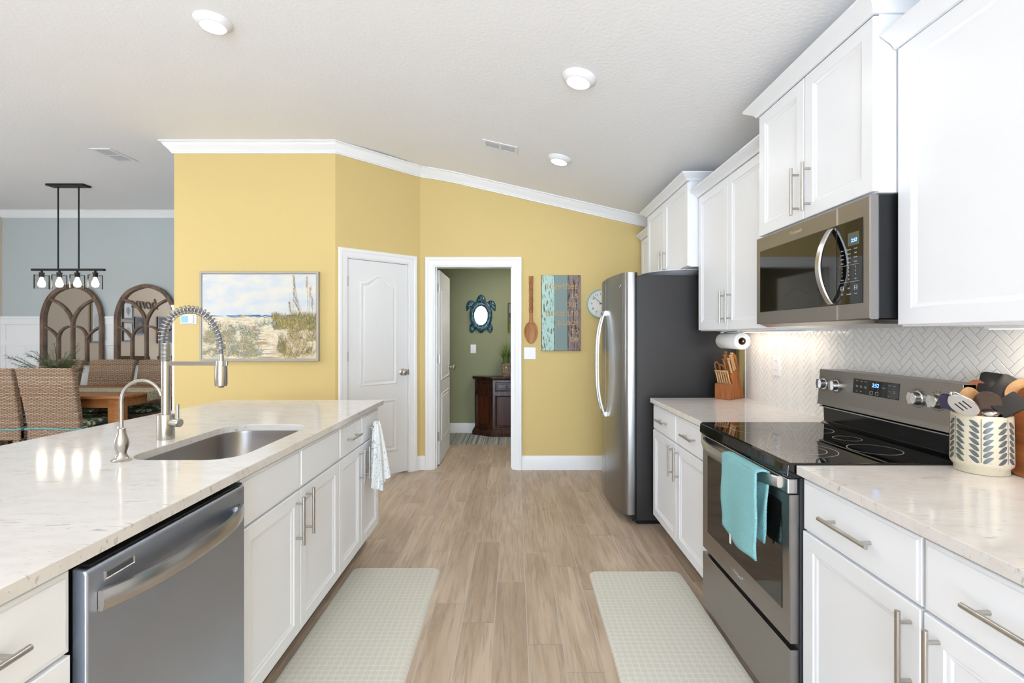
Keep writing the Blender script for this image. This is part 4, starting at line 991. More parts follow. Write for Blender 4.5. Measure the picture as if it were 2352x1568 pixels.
for g_ in range(3):
    z0 = zt + (zb - zt) * (.22 + .2 * g_); z1 = zt + (zb - zt) * (.36 + .2 * g_)
    for s in (-1, 1): mb.tube([(cx - s * .015, YF - .025, z0), (cx, YF - .028, (z0 + z1) / 2), (cx + s * .015, YF - .025, z1)], .0028, 6)
    for z in (z0 + .008, z1 - .008): mb.tube([(cx - .018, YF - .024, z), (cx + .018, YF - .024, z)], .0026, 6)
for s in (-1, 1): mb.tube([(cx + s * .012, YF - .025, zt - .01), (cx, YF - .026, zt - .05), (cx + s * .008, YF - .025, zt - .085)], .0026, 6)
mb.build('carving', mat('carved_wood_dark', (122, 76, 40), .6), ha, smooth=True)

# plank sign
def peel(name, c1, c2, lo, hi, sc=(60, 60, 9)): return mat(name, c1, .75, var=(sc, c2, lo, hi, 8), bump=((70, 70, 12), .5, .003))
BX = [.265, .3925, .525, .651]; Z0_, Z1_ = 1.190, 1.941
t = thing('plank_sign', (.458, YF, 1.56), 'distressed three-plank wall sign with raised lettering between the spoon and the clock', 'sign')
pms = [peel('mint_peeling_paint', (180, 212, 203), (110, 98, 84), .54, .60, (80, 80, 14)), peel('blue_grey_peeling_paint', (130, 148, 146), (150, 134, 108), .6, .72, (120, 120, 20)), peel('purple_grey_peeling_paint', (142, 128, 126), (84, 68, 58), .5, .6, (90, 90, 10))]
for i in range(3):
    mb = MB(); n = 10; a, b_ = BX[i] + .0015, BX[i + 1] - .0015; e = lambda: R.uniform(-.0012, .0012)
    lp = [(a + e(), Z0_ + (Z1_ - Z0_) * j / n) for j in range(n + 1)][::-1] + [(b_ + e(), Z0_ + (Z1_ - Z0_) * j / n) for j in range(n + 1)]
    mb.prism(lp, PB(YF), .006, .026); mb.build('plank', pms[i], t, bevel=.0015)
MB().box(BX[0] - .004, BX[3] + .004, YF - .0055, YF, Z0_ - .003, Z1_ + .003).build('backing', M['framewood'], t)
def el(cx_, cy_, rx, ry, a0, a1, n=12): return [(cx_ + rx * math.cos(math.radians(a0 + (a1 - a0) * i / n)), cy_ + ry * math.sin(math.radians(a0 + (a1 - a0) * i / n))) for i in range(n + 1)]
sf = lambda x, y, a=.16, b_=.16: [(x - a, y), (x + b_, y)]
GL = {'t': [[(-.03, 1.35), (-.03, .25)] + el(.14, .2, .17, .2, 180, 310), sf(0, 1, .32, .3)],
 'o': [el(0, .5, .38, .5, 0, 360, 20)], 'c': [el(.02, .5, .38, .5, 45, 320, 16), [(.3, .85), (.3, .68)]],
 'e': [[(-.36, .52), (.37, .52)] + el(0, .5, .37, .5, 0, 325, 18)],
 'g': [el(-.05, .65, .28, .33, 0, 360, 16), [(.12, .92), (.38, 1.0)], [(-.2, .36), (-.3, .2), (-.1, .08), (.2, .05)] + el(.02, -.16, .34, .22, 50, -230, 14)],
 'h': [[(-.3, 1.5), (-.3, 0)], sf(-.3, 0), sf(-.3, 1.5, .16, 0), [(-.3, .65)] + el(0, .65, .28, .34, 180, 0, 10)[1:] + [(.28, 0)], sf(.28, 0)],
 'r': [[(-.18, 1), (-.18, 0)], sf(-.18, 0, .2, .26), sf(-.18, 1, .18, 0), [(-.18, .6)] + el(.1, .62, .28, .36, 180, 40, 8)],
 'i': [[(0, 1), (0, 0)], sf(0, 0, .3, .3), sf(0, 1, .26, 0), [(-.02, 1.38), (.03, 1.38)]],
 's': [el(0, .73, .27, .25, 30, 250, 10) + el(0, .26, .3, .26, 80, -150, 12), [(.27, .98), (.27, .75)], [(-.3, .25), (-.3, .02)]],
 'u': [[(-.3, 1)] + [(-.3, .35)] + el(0, .33, .3, .32, 180, 340, 10), [(.28, 1), (.28, 0)], sf(-.3, 1, .16, 0), sf(.28, 1, .16, 0), sf(.28, 0, 0, .16)],
 'f': [el(.14, 1.2, .22, .26, 40, 180, 8) + [(-.08, 0)], sf(-.08, 1, .26, .34), sf(-.08, 0, .24, .28)],
 'a': [el(-.03, .28, .3, .27, 0, 360, 14), [(-.3, .82)] + el(-.02, .72, .28, .27, 150, 0, 8) + [(.26, .1), (.4, .02)]],
 'v': [[(-.34, 1), (0, 0), (.34, 1)], sf(-.34, 1, .12, .16), sf(.34, 1, .16, .12)],
 'p': [[(-.3, 1), (-.3, -.45)], sf(-.3, -.45, .16, .22), sf(-.3, 1, .16, 0), el(.02, .5, .34, .48, 150, -150, 16)],
 'l': [[(0, 1.5), (0, 0)], sf(0, 0, .32, .32), sf(0, 1.5, .26, 0)],
 'b': [[(-.3, 1.5), (-.3, 0)], sf(-.3, 1.5, .16, 0), el(.02, .5, .34, .48, 150, -150, 16)]}
kz = 1 / 5.228 * YF / FPX; gold = mat('raised_wood_lettering', (206, 172, 118), .55)
for wd, yc in (('together', 310), ('is', 420), ('our', 524), ('favorite', 632), ('place', 742), ('to', 845), ('be', 942)):
    mb = MB(); base_z = HC - (600 + (yc + 20) / 5.228 - 770) * YF / FPX; adv = .0418; xh = .0375
    for i, ch in enumerate(wd):
        xc = .651 - .018 - adv * (len(wd) - 1 - i) - adv / 2
        for stk in GL[ch]: mb.tube([(xc + x * .047, YF - .0275, base_z + y * xh) for x, y in stk], .0036, 6)
    mb.build('lettering', gold, t, smooth=True, ang=80)

# clock
t = thing('wall_clock', (.860, YF, 1.657), 'round white wall clock with a mint rim, half hidden by the refrigerator', 'clock')
q = Matrix.Rotation(PI / 2, 3, 'X')   # local z -> -Y
cc = Vector((.860, YF, 1.657))
MB().lathe([(0, 0), (.142, 0), (.147, .01), (.147, .03), (.142, .036), (.136, .034), (.134, .022)], cc, 56, M=q, cap=False).build('rim', mat('mint_rim', (158, 200, 186), .4), t, smooth=True, ang=40)
fc = MB().lathe([(0, .02), (.136, .02)], cc, 56, M=q, cap=False).build('face', mat('clock_white', (238, 238, 232), .4), t)
for i in range(1, 13):
    a = i * PI / 6; text(str(i), .034, (cc.x + .097 * math.sin(a), YF - .0215, cc.z + .097 * math.cos(a)), FR_B, M['black'], fc, 'numeral', ext=.0003)
mb = MB()
for i in range(60):
    a = i * PI / 30; r_ = .0022 if i % 5 == 0 else .0011; mb.cyl((cc.x + .122 * math.sin(a), YF - .0202, cc.z + .122 * math.cos(a)), (cc.x + .122 * math.sin(a), YF - .0212, cc.z + .122 * math.cos(a)), r_, 8)
mb.build('minute_dots', M['black'], fc)
def hand(ang, l, w_, d, nm): 
    s, c_ = math.sin(ang), math.cos(ang); mb = MB(); P = lambda u, v, dd: (cc.x + u * c_ + v * s, YF - dd, cc.z - u * s + v * c_)
    mb.prism([(-w_, -.02), (w_, -.02), (w_ * .6, l), (-w_ * .6, l)], P, d, d + .0015); mb.build(nm, M['darkgrey'], t)
hand(math.radians(312), .112, .0032, .026, 'minute_hand'); hand(math.radians(86), .07, .0045, .0235, 'hour_hand')

# ================================================================== behind the open door
t = thing('turtle_mirror', at(1105, 722, 6.64), 'blue mosaic sea turtle wall mirror on the green wall', 'mirror')
c = at(1105, 723, 6.65); k = 6.65 / FPX; P = PB(6.65)
def mosaic():
    m = mat('blue_mosaic', (26, 70, 92), .3); nt, b = nodes(m); tc = nd(nt, 'ShaderNodeTexCoord'); v = nd(nt, 'ShaderNodeTexVoronoi'); v.inputs['Scale'].default_value = 70; nt.links.new(tc.outputs['Object'], v.inputs['Vector'])
    r = nd(nt, 'ShaderNodeValToRGB'); r.color_ramp.elements[0].color = (*lin((90, 160, 176)), 1); r.color_ramp.elements[1].color = (*lin((10, 34, 52)), 1); r.color_ramp.elements[0].position = .15; r.color_ramp.elements[1].position = .62
    nt.links.new(v.outputs['Distance'], r.inputs[0]); nt.links.new(r.outputs[0], b.inputs['Base Color']); return m
MOS = mosaic(); TR = mat('dark_blue_rim', (16, 28, 36), .4)
def blob(pts, d, nm, h=.02):
    pts = [((x - 1105) * k + c.x, (723 - y) * k + c.z) for x, y in pts]; n = len(pts); gx = sum(p[0] for p in pts) / n; gy = sum(p[1] for p in pts) / n
    sc_ = lambda s: [(gx + (x - gx) * s, gy + (y - gy) * s) for x, y in pts]
    mb = MB(); mb.loops([[P(u, v, d_) for u, v in sc_(s)] for s, d_ in ((1, .001), (1, d), (.93, d + .006), (.9, d + .003))], True, False, False, 1)
    mb.loops([[P(u, v, d_) for u, v in sc_(s)] for s, d_ in ((.9, d + .003), (.7, d + h * .5), (.4, d + h * .75))], True, False, True, 0); return mb.build(nm, [MOS, TR], t, smooth=True, ang=40)
def sm(pts, m=4):
    n = len(pts); o = []
    for i in range(n):
        a, b_, c_, d_ = [Vector(pts[(i + j) % n]) for j in (-1, 0, 1, 2)]
        for j in range(m): s = j / m; o.append(tuple(.5 * ((2 * b_) + (c_ - a) * s + (2 * a - 5 * b_ + 4 * c_ - d_) * s * s + (3 * b_ - a - 3 * c_ + d_) * s ** 3)))
    return o
blob(sm([(1105, 676.5), (1113, 682), (1115.5, 690), (1111, 700), (1105, 702), (1099, 700), (1095, 690), (1097.5, 682)]), .012, 'head')
for s in (1, -1):
    X = lambda x: 1105 + s * (x - 1105)
    blob(sm([(X(1118), 696), (X(1126), 690), (X(1134), 692), (X(1138.5), 701), (X(1138.5), 712), (X(1136), 713.5), (X(1130), 706), (X(1121), 702)]), .01, 'front_flipper')
    blob(sm([(X(1127), 744), (X(1131.5), 750), (X(1131), 760), (X(1126), 764.5), (X(1120), 759), (X(1118), 752)]), .01, 'rear_flipper')
blob(sm([(1098, 752), (1112, 752), (1112, 760), (1105, 765), (1098, 760)]), .012, 'tail')
sh = MB(); el2 = lambda rx, rz, d: [P(c.x + rx * math.cos(a * PI / 24), c.z - .008 + rz * math.sin(a * PI / 24), d) for a in range(48)]
sh.loops([el2(.152, .208, .002), el2(.155, .212, .02), el2(.150, .206, .03)], True, False, False, 1); sh.loops([el2(.150, .206, .03), el2(.128, .17, .042), el2(.098, .14, .036), el2(.09, .13, .028)], True, False, False, 0)
sh = sh.build('shell', [MOS, TR], t, smooth=True, ang=50)
MB().loops([el2(.092, .132, .028), el2(.02, .03, .0285)], True, False, True).build('mirror_glass', M['mirror'], sh)

t = thing('framed_picture', at(1185, 728, 6.64), 'gold-framed picture mostly hidden by the door casing, on the green wall', 'picture')
a, b_ = -.098, .36; z0, z1 = 1.388, 1.790
mb = MB(); mb.loops([[(x, 6.65 - d, z) for x, z in ((a + i, z0 + i), (b_ - i, z0 + i), (b_ - i, z1 - i), (a + i, z1 - i))] for i, d in ((0, 0), (0, .02), (.004, .024), (.014, .018), (.016, .01))]); mb.build('frame', mat('gold_frame', (156, 128, 62), .4, .6), t)
mb = MB()
for z_0, z_1, m_ in ((0, .28, 0), (.28, .5, 1), (.5, .66, 2), (.66, 1, 3)): mb.box(a + .012, b_ - .012, 6.638, 6.64, z0 + .012 + (z1 - z0 - .024) * z_0, z0 + .012 + (z1 - z0 - .024) * z_1, m_)
mb.build('canvas', [mat('field_olive', (110, 122, 60), .6), mat('field_green', (70, 100, 80), .6), mat('hills_blue', (40, 66, 84), .6), mat('sky_mauve', (120, 124, 146), .6)], t)

# octagonal console chest
t = thing('console_chest', (0, 6.52, 0), 'dark wooden console chest with angled sides and slatted panels, against the green wall', 'cabinet')
hp = [(-.545, 6.632), (-.545, 6.54), (-.295, 6.385), (.40, 6.385), (.62, 6.54), (.62, 6.632)]
def grow(o): return [(-.545 - o, 6.632), (-.545 - o, 6.54 - o * .5), (-.295 - o * .3, 6.385 - o), (.40 + o * .3, 6.385 - o), (.62 + o, 6.54 - o * .5), (.62 + o, 6.632)]
def hx(L, nm, m): return MB().loops([[(x, y, z) for x, y in grow(o)] for o, z in L], True, True, True).build(nm, m, t, bevel=.003)
hx([(-.004, .10), (-.004, .755)], 'body', M['darkwood']); hx([(.012, .75), (.03, .765), (.034, .785), (.03, .79)], 'top', M['darkwood']); hx([(.034, .008), (.034, .055), (.02, .075), (.006, .10)], 'plinth', M['darkwood'])
def facep(p0, p1):
    p0, p1 = Vector((*p0, 0)), Vector((*p1, 0)); u_ = (p1 - p0).normalized(); n_ = Vector((u_.y, -u_.x, 0)); return (lambda u, v, d: p0 + u_ * u + n_ * d + Vector((0, 0, v))), (p1 - p0).length
F1, l1 = facep(hp[1], hp[2]); F2, l2 = facep(hp[2], hp[3])
def slatpanel(Pf, u0, u1):
    fr = MB(); fr.loops([[Pf(u, v, d) for u, v in ((u0 + i, .125 + i), (u1 - i, .125 + i), (u1 - i, .56 - i), (u0 + i, .56 - i))] for i, d in ((0, 0), (0, .012), (.012, .014), (.026, .006), (.028, 0))]); fr = fr.build('door', M['darkwood'], t)
    mb = MB(); n = int((u1 - u0 - .06) / .018)
    for i in range(n):
        u = u0 + .03 + (u1 - u0 - .06) * (i + .5) / n; mb.hexa([Pf(u - .006, .155, 0), Pf(u + .006, .155, 0), Pf(u + .004, .155, .009), Pf(u - .004, .155, .009), Pf(u - .006, .53, 0), Pf(u + .006, .53, 0), Pf(u + .004, .53, .009), Pf(u - .004, .53, .009)])
    mb.build('slats', M['redwood'], fr)
slatpanel(F1, .025, l1 - .02); slatpanel(F2, .03, .34); slatpanel(F2, .36, l2 - .03)
def drw(Pf, u0, u1, kn=True):
    mb = MB().rings(Pf, u0, u1, .60, .735, [(0, -.002), (0, .010), (.012, .012), (.02, .004), (.028, .004), (.032, .010), (.036, .010), (.04, .006)], back=False).build('drawer', M['darkwood'], t, smooth=True, ang=20)
    if kn:
        u = (u0 + u1) / 2; k_ = MB(); k_.cyl(Pf(u, .675, .006), Pf(u, .675, .022), .009, 12); k_.tube([Pf(u + .014 * math.sin(a), .658 + .014 * math.cos(a), .022) for a in [2 * PI * i / 16 for i in range(17)]], .0025, 6); k_.build('ring_pull', M['blackmetal'], mb, smooth=True)
drw(F1, .025, l1 - .02, False); drw(F2, .03, .34); drw(F2, .36, l2 - .03)

# potted grass on the chest
t = thing('potted_grass', (-.118, 6.47, .79), 'square woven pot of tall grass with a small starfish, on the dark chest', 'plant')
px_, py_ = -.118, 6.47
mb = MB(); L = []
for hw, z in ((.042, .7905), (.044, .80), (.058, .86), (.062, .955), (.064, .97), (.056, .97), (.054, .95)):
    L.append([(px_ + x * hw, py_ + y * hw, z) for x, y in ((-1, -.8), (-.8, -1), (.8, -1), (1, -.8), (1, .8), (.8, 1), (-.8, 1), (-1, .8))])
mb.loops(L, True, True, True); pt = mb.build('pot', M['wicker'], t)
mb = MB(); st = [(.022 * (1 if i % 2 == 0 else .36) * math.sin(i * PI / 5), .022 * (1 if i % 2 == 0 else .36) * math.cos(i * PI / 5)) for i in range(10)]
mb.prism(st, lambda u, v, d: (px_ + u, py_ - .064 - d, .918 + v), 0, .006); mb.build('starfish', mat('starfish_cream', (216, 206, 184), .7), pt)
mb = MB(); GR = random.Random(5)
for i in range(230):
    a = GR.random() * 2 * PI; l = GR.uniform(.16, .38); sp0 = GR.uniform(0, .04); ln = GR.uniform(.02, .17) * (1 if GR.random() < .75 else 1.5)
    p0 = Vector((px_ + sp0 * math.cos(a), py_ + sp0 * math.sin(a), .955)); dx = Vector((math.cos(a), math.sin(a) * .7, 0)); sd = Vector((-math.sin(a), math.cos(a), 0)) * .0022
    pts = [p0 + dx * ln * (s ** 2) + Vector((0, 0, l * (s - .22 * s * s * (ln / .1)))) for s in (0, .35, .7, 1)]
    pts = [Vector((p.x, min(p.y, 6.6), p.z)) for p in pts]
    mb.add([p + sd * w_ for p, w_ in zip(pts, (1, 1, .7, .1))] + [p - sd * w_ for p, w_ in zip(pts, (1, 1, .7, .1))], [(i_, i_ + 1, i_ + 5, i_ + 4) for i_ in range(3)], GR.choice((0, 0, 1, 2)))
mb.build('grass', [mat('grass_green', (112, 138, 66), .6), mat('grass_dark', (70, 92, 48), .6), mat('grass_pale', (150, 164, 96), .6)], t)

# striped rug
def stripes():
    m = mat('striped_rug', (150, 155, 160), .9, spec=.1); nt, b = nodes(m); tc = nd(nt, 'ShaderNodeTexCoord'); sp = nd(nt, 'ShaderNodeSeparateXYZ'); nt.links.new(tc.outputs['Object'], sp.inputs[0])
    cb_ = nd(nt, 'ShaderNodeCombineXYZ'); nt.links.new(mth(nt, 'MULTIPLY', sp.outputs[0], 26), cb_.inputs[0]); n = nd(nt, 'ShaderNodeTexNoise'); n.noise_dimensions = '3D'; n.inputs['Scale'].default_value = 1; n.inputs['Detail'].default_value = 1
    nt.links.new(cb_.outputs[0], n.inputs['Vector']); r = nd(nt, 'ShaderNodeValToRGB'); r.color_ramp.interpolation = 'CONSTANT'
    cols = [(0, (112, 122, 134)), (.38, (150, 152, 150)), (.44, (190, 184, 168)), (.5, (120, 130, 142)), (.56, (196, 190, 176)), (.6, (134, 142, 150)), (.66, (170, 168, 158))]
    r.color_ramp.elements[0].color = (*lin(cols[0][1]), 1)
    for p_, c_ in cols[1:-1]: e_ = r.color_ramp.elements.new(p_); e_.color = (*lin(c_), 1)
    r.color_ramp.elements[-1].position = cols[-1][0]; r.color_ramp.elements[-1].color = (*lin(cols[-1][1]), 1)
    nt.links.new(n.outputs['Fac'], r.inputs[0]); nt.links.new(r.outputs[0], b.inputs['Base Color']); return m
tag(MB().box(-1.0, 1.2, 5.955, 6.62, .0002, .007).build('striped_rug', stripes(), bevel=.002), 'grey and cream striped rug on the floor in front of the dark chest', 'rug')

# ================================================================== range side things
# knife block
fd = Vector((.566, -.824, 0)); sd_ = Vector((.824, .566, 0)); C0_ = Vector((1.412, 3.19, .9145))
def PK(f_, s_, z_): return C0_ - fd * f_ + sd_ * s_ + Vector((0, 0, z_))
t = thing('knife_block', C0_, 'slanted wooden knife block full of pale-handled knives, on the countertop by the refrigerator', 'knife block')
def kpr(mb, poly, f0, f1): mb.loops([[PK(f0, s, z) for s, z in poly], [PK(f1, s, z) for s, z in poly]], True, True, True)
mb = MB(); kpr(mb, [(.086, 0), (.178, 0), (.180, .012), (.108, .205), (.022, .165)], .002, .103); mb.build('block', M['blockwood'], t, bevel=.003)
mb = MB(); kpr(mb, [(0, 0), (.086, 0), (.052, .108), (0, .104)], 0, .105); mb.build('steak_knife_holder', M['blockwood'], t, bevel=.003)
ld = Vector((-.37, 0, .93)).normalized()     # lean in (s, z)
def khandle(f_, s_, z_, l, r, m, nm='knife_handle', knobr=1.45):
    b0 = PK(f_, s_, z_); dr_ = sd_ * ld.x + Vector((0, 0, ld.z)); pts = [b0 + dr_ * (l * q_) for q_ in (-.05, 0, .15, .35, .6, .8, .88, .93, .98, 1.0)]
    mb = MB(); mb.tube(pts, [r * q_ for q_ in (.9, 1.15, 1.0, .8, .85, 1, .85, knobr, knobr, .7)], 10, flat=(1, .8)); return mb.build(nm, m, t, smooth=True)
for i in range(6): khandle(.012 + .0165 * i, .028, .108, .092, .0072, M['handlewood'])
for i, (f_, s_, z_, l) in enumerate(((.015, .05, .179, .105), (.015, .078, .19, .115), (.018, .10, .2, .12), (.05, .05, .179, .10), (.055, .078, .19, .12), (.06, .1, .2, .13))): khandle(f_, s_, z_, l, .0095, M['handlewood'] if i < 3 else M['spoonwood'])
mb = MB(); b0 = PK(.01, .112, .2); dr_ = sd_ * ld.x + Vector((0, 0, ld.z)); mb.tube([b0 + dr_ * q_ for q_ in (-.01, 0, .03, .06, .09, .11)], [.013, .015, .013, .014, .015, .011], 10, flat=(1, .7)); mb.build('knife_handle', M['blockwood'], t, smooth=True)
mb = MB()
for f_, s_, z_, rz in ((.090, .02, .215, .036), (.062, .026, .205, .028)):
    c_ = PK(f_, s_ - .01, z_); mb.tube([c_ - fd * .018 * math.cos(a) + (sd_ * ld.x + Vector((0, 0, ld.z))) * rz * math.sin(a) for a in [2 * PI * i / 24 for i in range(25)]], .0042, 8)
mb.build('scissor_handles', M['blockwood'], t, smooth=True)

# paper towel roll under the cabinet
t = thing('paper_towel_holder', (1.40, 3.12, 1.371), 'paper towel roll on a holder under the wall cabinet', 'paper towels')
rx_, rz_ = 1.402, 1.306
mb = MB(); q = Matrix.Rotation(-PI / 2, 3, 'X'); mb.lathe([(.0235, 0), (.050, 0), (.0515, .002), (.0515, .272), (.050, .274), (.0235, .274), (.0235, 0)], (rx_, 2.985, rz_), 40, M=q); mb.build('roll', mat('paper_white', (240, 240, 240), .9, bump=((120, 120, 120), .2, .001)), t, smooth=True, ang=40)
MB().lathe([(.0215, .001), (.0234, .001), (.0234, .273), (.0215, .273), (.0215, .001)], (rx_, 2.985, rz_), 28, M=q).build('cardboard_core', mat('cardboard', (150, 118, 84), .9), t, smooth=True, ang=40)
mb = MB().cyl((rx_, 2.97, rz_), (rx_, 3.285, rz_), .005, 10).box(rx_ - .012, rx_ + .012, 3.272, 3.278, 1.30, 1.369).box(rx_ - .03, rx_ + .03, 2.99, 3.28, 1.3655, 1.3705); mb.build('bracket', M['nickel'], t)
mb = MB(); mb.tube(smoothp([Vector(p) for p in ((1.36, 3.18, 1.368), (1.385, 3.1, 1.362), (1.41, 3.06, 1.3595), (1.43, 3.0, 1.364), (1.445, 2.9, 1.368))], 5), .0025, 6); tag(mb.build('white_cord', M['white'], smooth=True), 'thin white cord looping under the wall cabinet above the paper towels', 'cord')

# utensil crock
KX, KY = 1.470, 1.525
t = thing('utensil_crock', (KX, KY, .9145), 'cream ceramic crock painted with blue leaves, on the countertop right of the range', 'crock')
cream = mat('cream_stoneware', (216, 206, 182), .32, var=((260, 260, 260), (190, 172, 132), .62, .7, 2))
MB().lathe([(0, .9146), (.064, .9146), (.066, .917), (.066, .932), (.074, .941), (.0755, .95), (.0735, 1.08), (.073, 1.0935), (.071, 1.096), (.0685, 1.0935), (.069, .96), (.06, .935), (0, .932)], (KX, KY, 0), 64).build('jar', cream, t, smooth=True, ang=60)
lf_ = mat('blue_grey_glaze', (92, 99, 106), .25, var=((60, 60, 60), (104, 108, 98), .4, .7, 3)); mb = MB()
def cyl_pt(a, z, r=.0758): rz = r - (z - .95) * .012; return Vector((KX + rz * math.cos(a), KY + rz * math.sin(a), z))
for si in range(7):
    a0 = math.radians(-134 + si * 51.4); DI = -1 if si in (1, 6, 3, 4) else 1
    mb.loops([[cyl_pt(a0 - .011, z), cyl_pt(a0 + .011, z)] for z in [.955 + .132 * i / 12 for i in range(13)]], False)
    for side in (-1, 1):
        for li in range(7):
            z0_ = .962 + li * .0182; aa = a0 + side * .05; n = 10; up_, dn_ = [], []
            for i in range(n + 1):
                s = i / n; ca = aa + side * .33 * s; zc_ = z0_ + .017 * (s - .4) * DI; w_ = .0074 * math.sin(PI * s ** .75) ** .8 + .0002
                up_.append(cyl_pt(ca, zc_ + w_, .0761)); dn_.append(cyl_pt(ca, zc_ - w_, .0761))
            mb.loops([up_, dn_], False)
mb.build('leaf_pattern', lf_, t)

VD = Vector((KX, KY, 0)).normalized(); RV = Vector((VD.y, -VD.x, 0))   # across the view, within the crock's own place
ZB = .955
def uten(name, lab, cat, c, ax, m, outline, th=.004, handle=.0055, hm=None, bend=0):
    """head with outline [(u, v)] centred on c, v runs along the handle direction ax"""
    c = Vector(c); foot = Vector((KX + (c.x - KX) * -.25, KY + (c.y - KY) * -.25, ZB)); v_ = Vector(ax).normalized() if ax else (c - foot).normalized()
    u_ = (RV - v_ * RV.dot(v_)).normalized(); n_ = u_.cross(v_)
    t = thing(name, c, lab, cat)
    P = lambda u, v, d: c + u_ * u + v_ * v + n_ * d
    mb = MB(); mb.loops([[P(u * s, v * s, d) for u, v in outline] for s, d in ((.97, -th / 2), (1, -th / 4), (1, th / 4), (.97, th / 2))], True, True, True)
    mb.build('head', m, t, smooth=True, ang=40)
    lo = min(v for u, v in outline); mb = MB(); mb.tube([P(0, lo + .006, 0), Vector((KX, KY, 1.106)) + Vector((c.x - KX, c.y - KY, 0)).normalized() * min(.055, (c - Vector((KX, KY, c.z))).length), foot], [handle * .8, handle, handle * .9], 10); mb.build('handle', hm or m, t, smooth=True)
    return t, P
def rrect(w_, h_, r, w2=None):
    w2 = w2 or w_; o = []
    for cx_, cy_, a in ((w_ / 2 - r, h_ / 2 - r, 0), (-w_ / 2 + r, h_ / 2 - r, 90), (-w2 / 2 + r, -h_ / 2 + r, 180), (w2 / 2 - r, -h_ / 2 + r, 270)): o += [(cx_ + r * math.cos(math.radians(a + i * 15)), cy_ + r * math.sin(math.radians(a + i * 15))) for i in range(7)]
    return o
def oval(rx, ry, taper=0): return [((rx * (1 - taper * math.sin(a) * .5)) * math.cos(a), ry * math.sin(a)) for a in [2 * PI * i / 28 for i in range(28)]]
nyl = mat('black_nylon', (30, 28, 28), .38); ys = 1.53
uten('turner', 'black square-headed turner standing tallest at the back of the crock', 'spatula', at(2285, 884, 1.57), None, nyl, rrect(.078, .085, .014), .003)
t_, P_ = uten('slotted_turner', 'black slotted turner leaning right in the crock', 'spatula', at(2309, 900, 1.53), (.5, -.25, .75), nyl, rrect(.075, .10, .012, .06), .003)
uten('wooden_spoon', 'pale wooden spoon at the far right of the crock', 'spoon', at(2347, 898, 1.50), (.5, -.3, .7), M['utwood'], oval(.034, .045), .007)
uten('scraper', 'black ribbed scraper in front on the right of the crock', 'spatula', at(2320, 930, 1.455), (.75, -.3, .6), nyl, rrect(.058, .075, .006, .05), .008)
uten('brown_ladle', 'dark brown deep ladle in the middle of the crock', 'ladle', at(2268, 925, 1.49), (.05, -.1, 1), mat('brown_nylon', (58, 34, 22), .2), oval(.034, .036), .016)
uten('wooden_spoon', 'wide wooden spoon between the whisk and the brown ladle', 'spoon', at(2229, 920, 1.545), (-.1, .1, 1), M['utwood'], oval(.030, .044, .2), .007)
uten('wooden_spatula', 'brown wooden spatula behind the black turner', 'spatula', at(2245, 898, 1.60), (-.05, .1, 1), M['boardwood'], oval(.028, .038), .006)
t_, P_ = uten('slotted_spoon', 'shiny slotted steel spoon leaning left over the crock rim', 'spoon', at(2212, 930, 1.475), (-.75, .1, .65), M['chrome'], oval(.030, .046, .1), .006)
mb = MB()
for u in (-.011, 0, .011): mb.box(-.0016, .0016, -.014, .014, -.0036, .0036) if False else mb.hexa([P_(u + a, v, d) for d in (-.0034, .0034) for a, v in ((-.0016, -.016), (.0016, -.016), (.0016, .016), (-.0016, .016))])
mb.build('slots', M['black'], t_)
uten('purple_spoon', 'dark purple solid spoon leaning out of the left of the crock', 'spoon', at(2183, 924, 1.50), (-.80, .2, .60), mat('purple_nylon', (48, 42, 68), .2), oval(.024, .034), .012)
t = thing('whisk', at(2195, 905, 1.53), 'steel wire whisk behind the slotted spoon', 'whisk'); c = at(2197, 912, 1.54); foot = Vector((KX + .02, KY, ZB)); v_ = Vector((-.55, .1, .83)).normalized(); mb = MB()
b0 = c - v_ * .055
for i in range(6):
    a = PI * i / 6; w_ = (RV * math.cos(a) + v_.cross(RV).normalized() * math.sin(a)); mb.tube([b0 + v_ * (.075 * math.sin(s) ** .8 if 0 < s < PI else 0) + w_ * (.024 * math.cos(s)) for s in [PI * j / 14 for j in range(15)]], .0011, 6)
mb.build('wires', M['chrome'], t, smooth=True); MB().tube([b0, foot], .005, 10).build('handle', M['chrome'], t, smooth=True)
t = thing('serving_ladle', at(2275, 950, 1.46), 'shiny steel ladle bowl peeking over the front rim of the crock', 'ladle')
MB().ell(at(2276, 949, 1.467), (.024, .018, .009)).build('bowl', M['chrome'], t, smooth=True); MB().tube([at(2276, 950, 1.467), Vector((KX, KY + .02, ZB))], .004, 8).build('handle', M['chrome'], t, smooth=True)
# cutting board leaning on the tiles
mb = MB(); mb.prism(rr(1.13, 1.498, 0, .27, .03), lambda u, v, d: (1.572 - d - (.27 - v) * .10, u, .9152 + v), 0, .018)
tag(mb.build('cutting_board', M['boardwood'], bevel=.003), 'wooden cutting board leaning on the tiles behind the crock, cut by the right edge', 'cutting board')

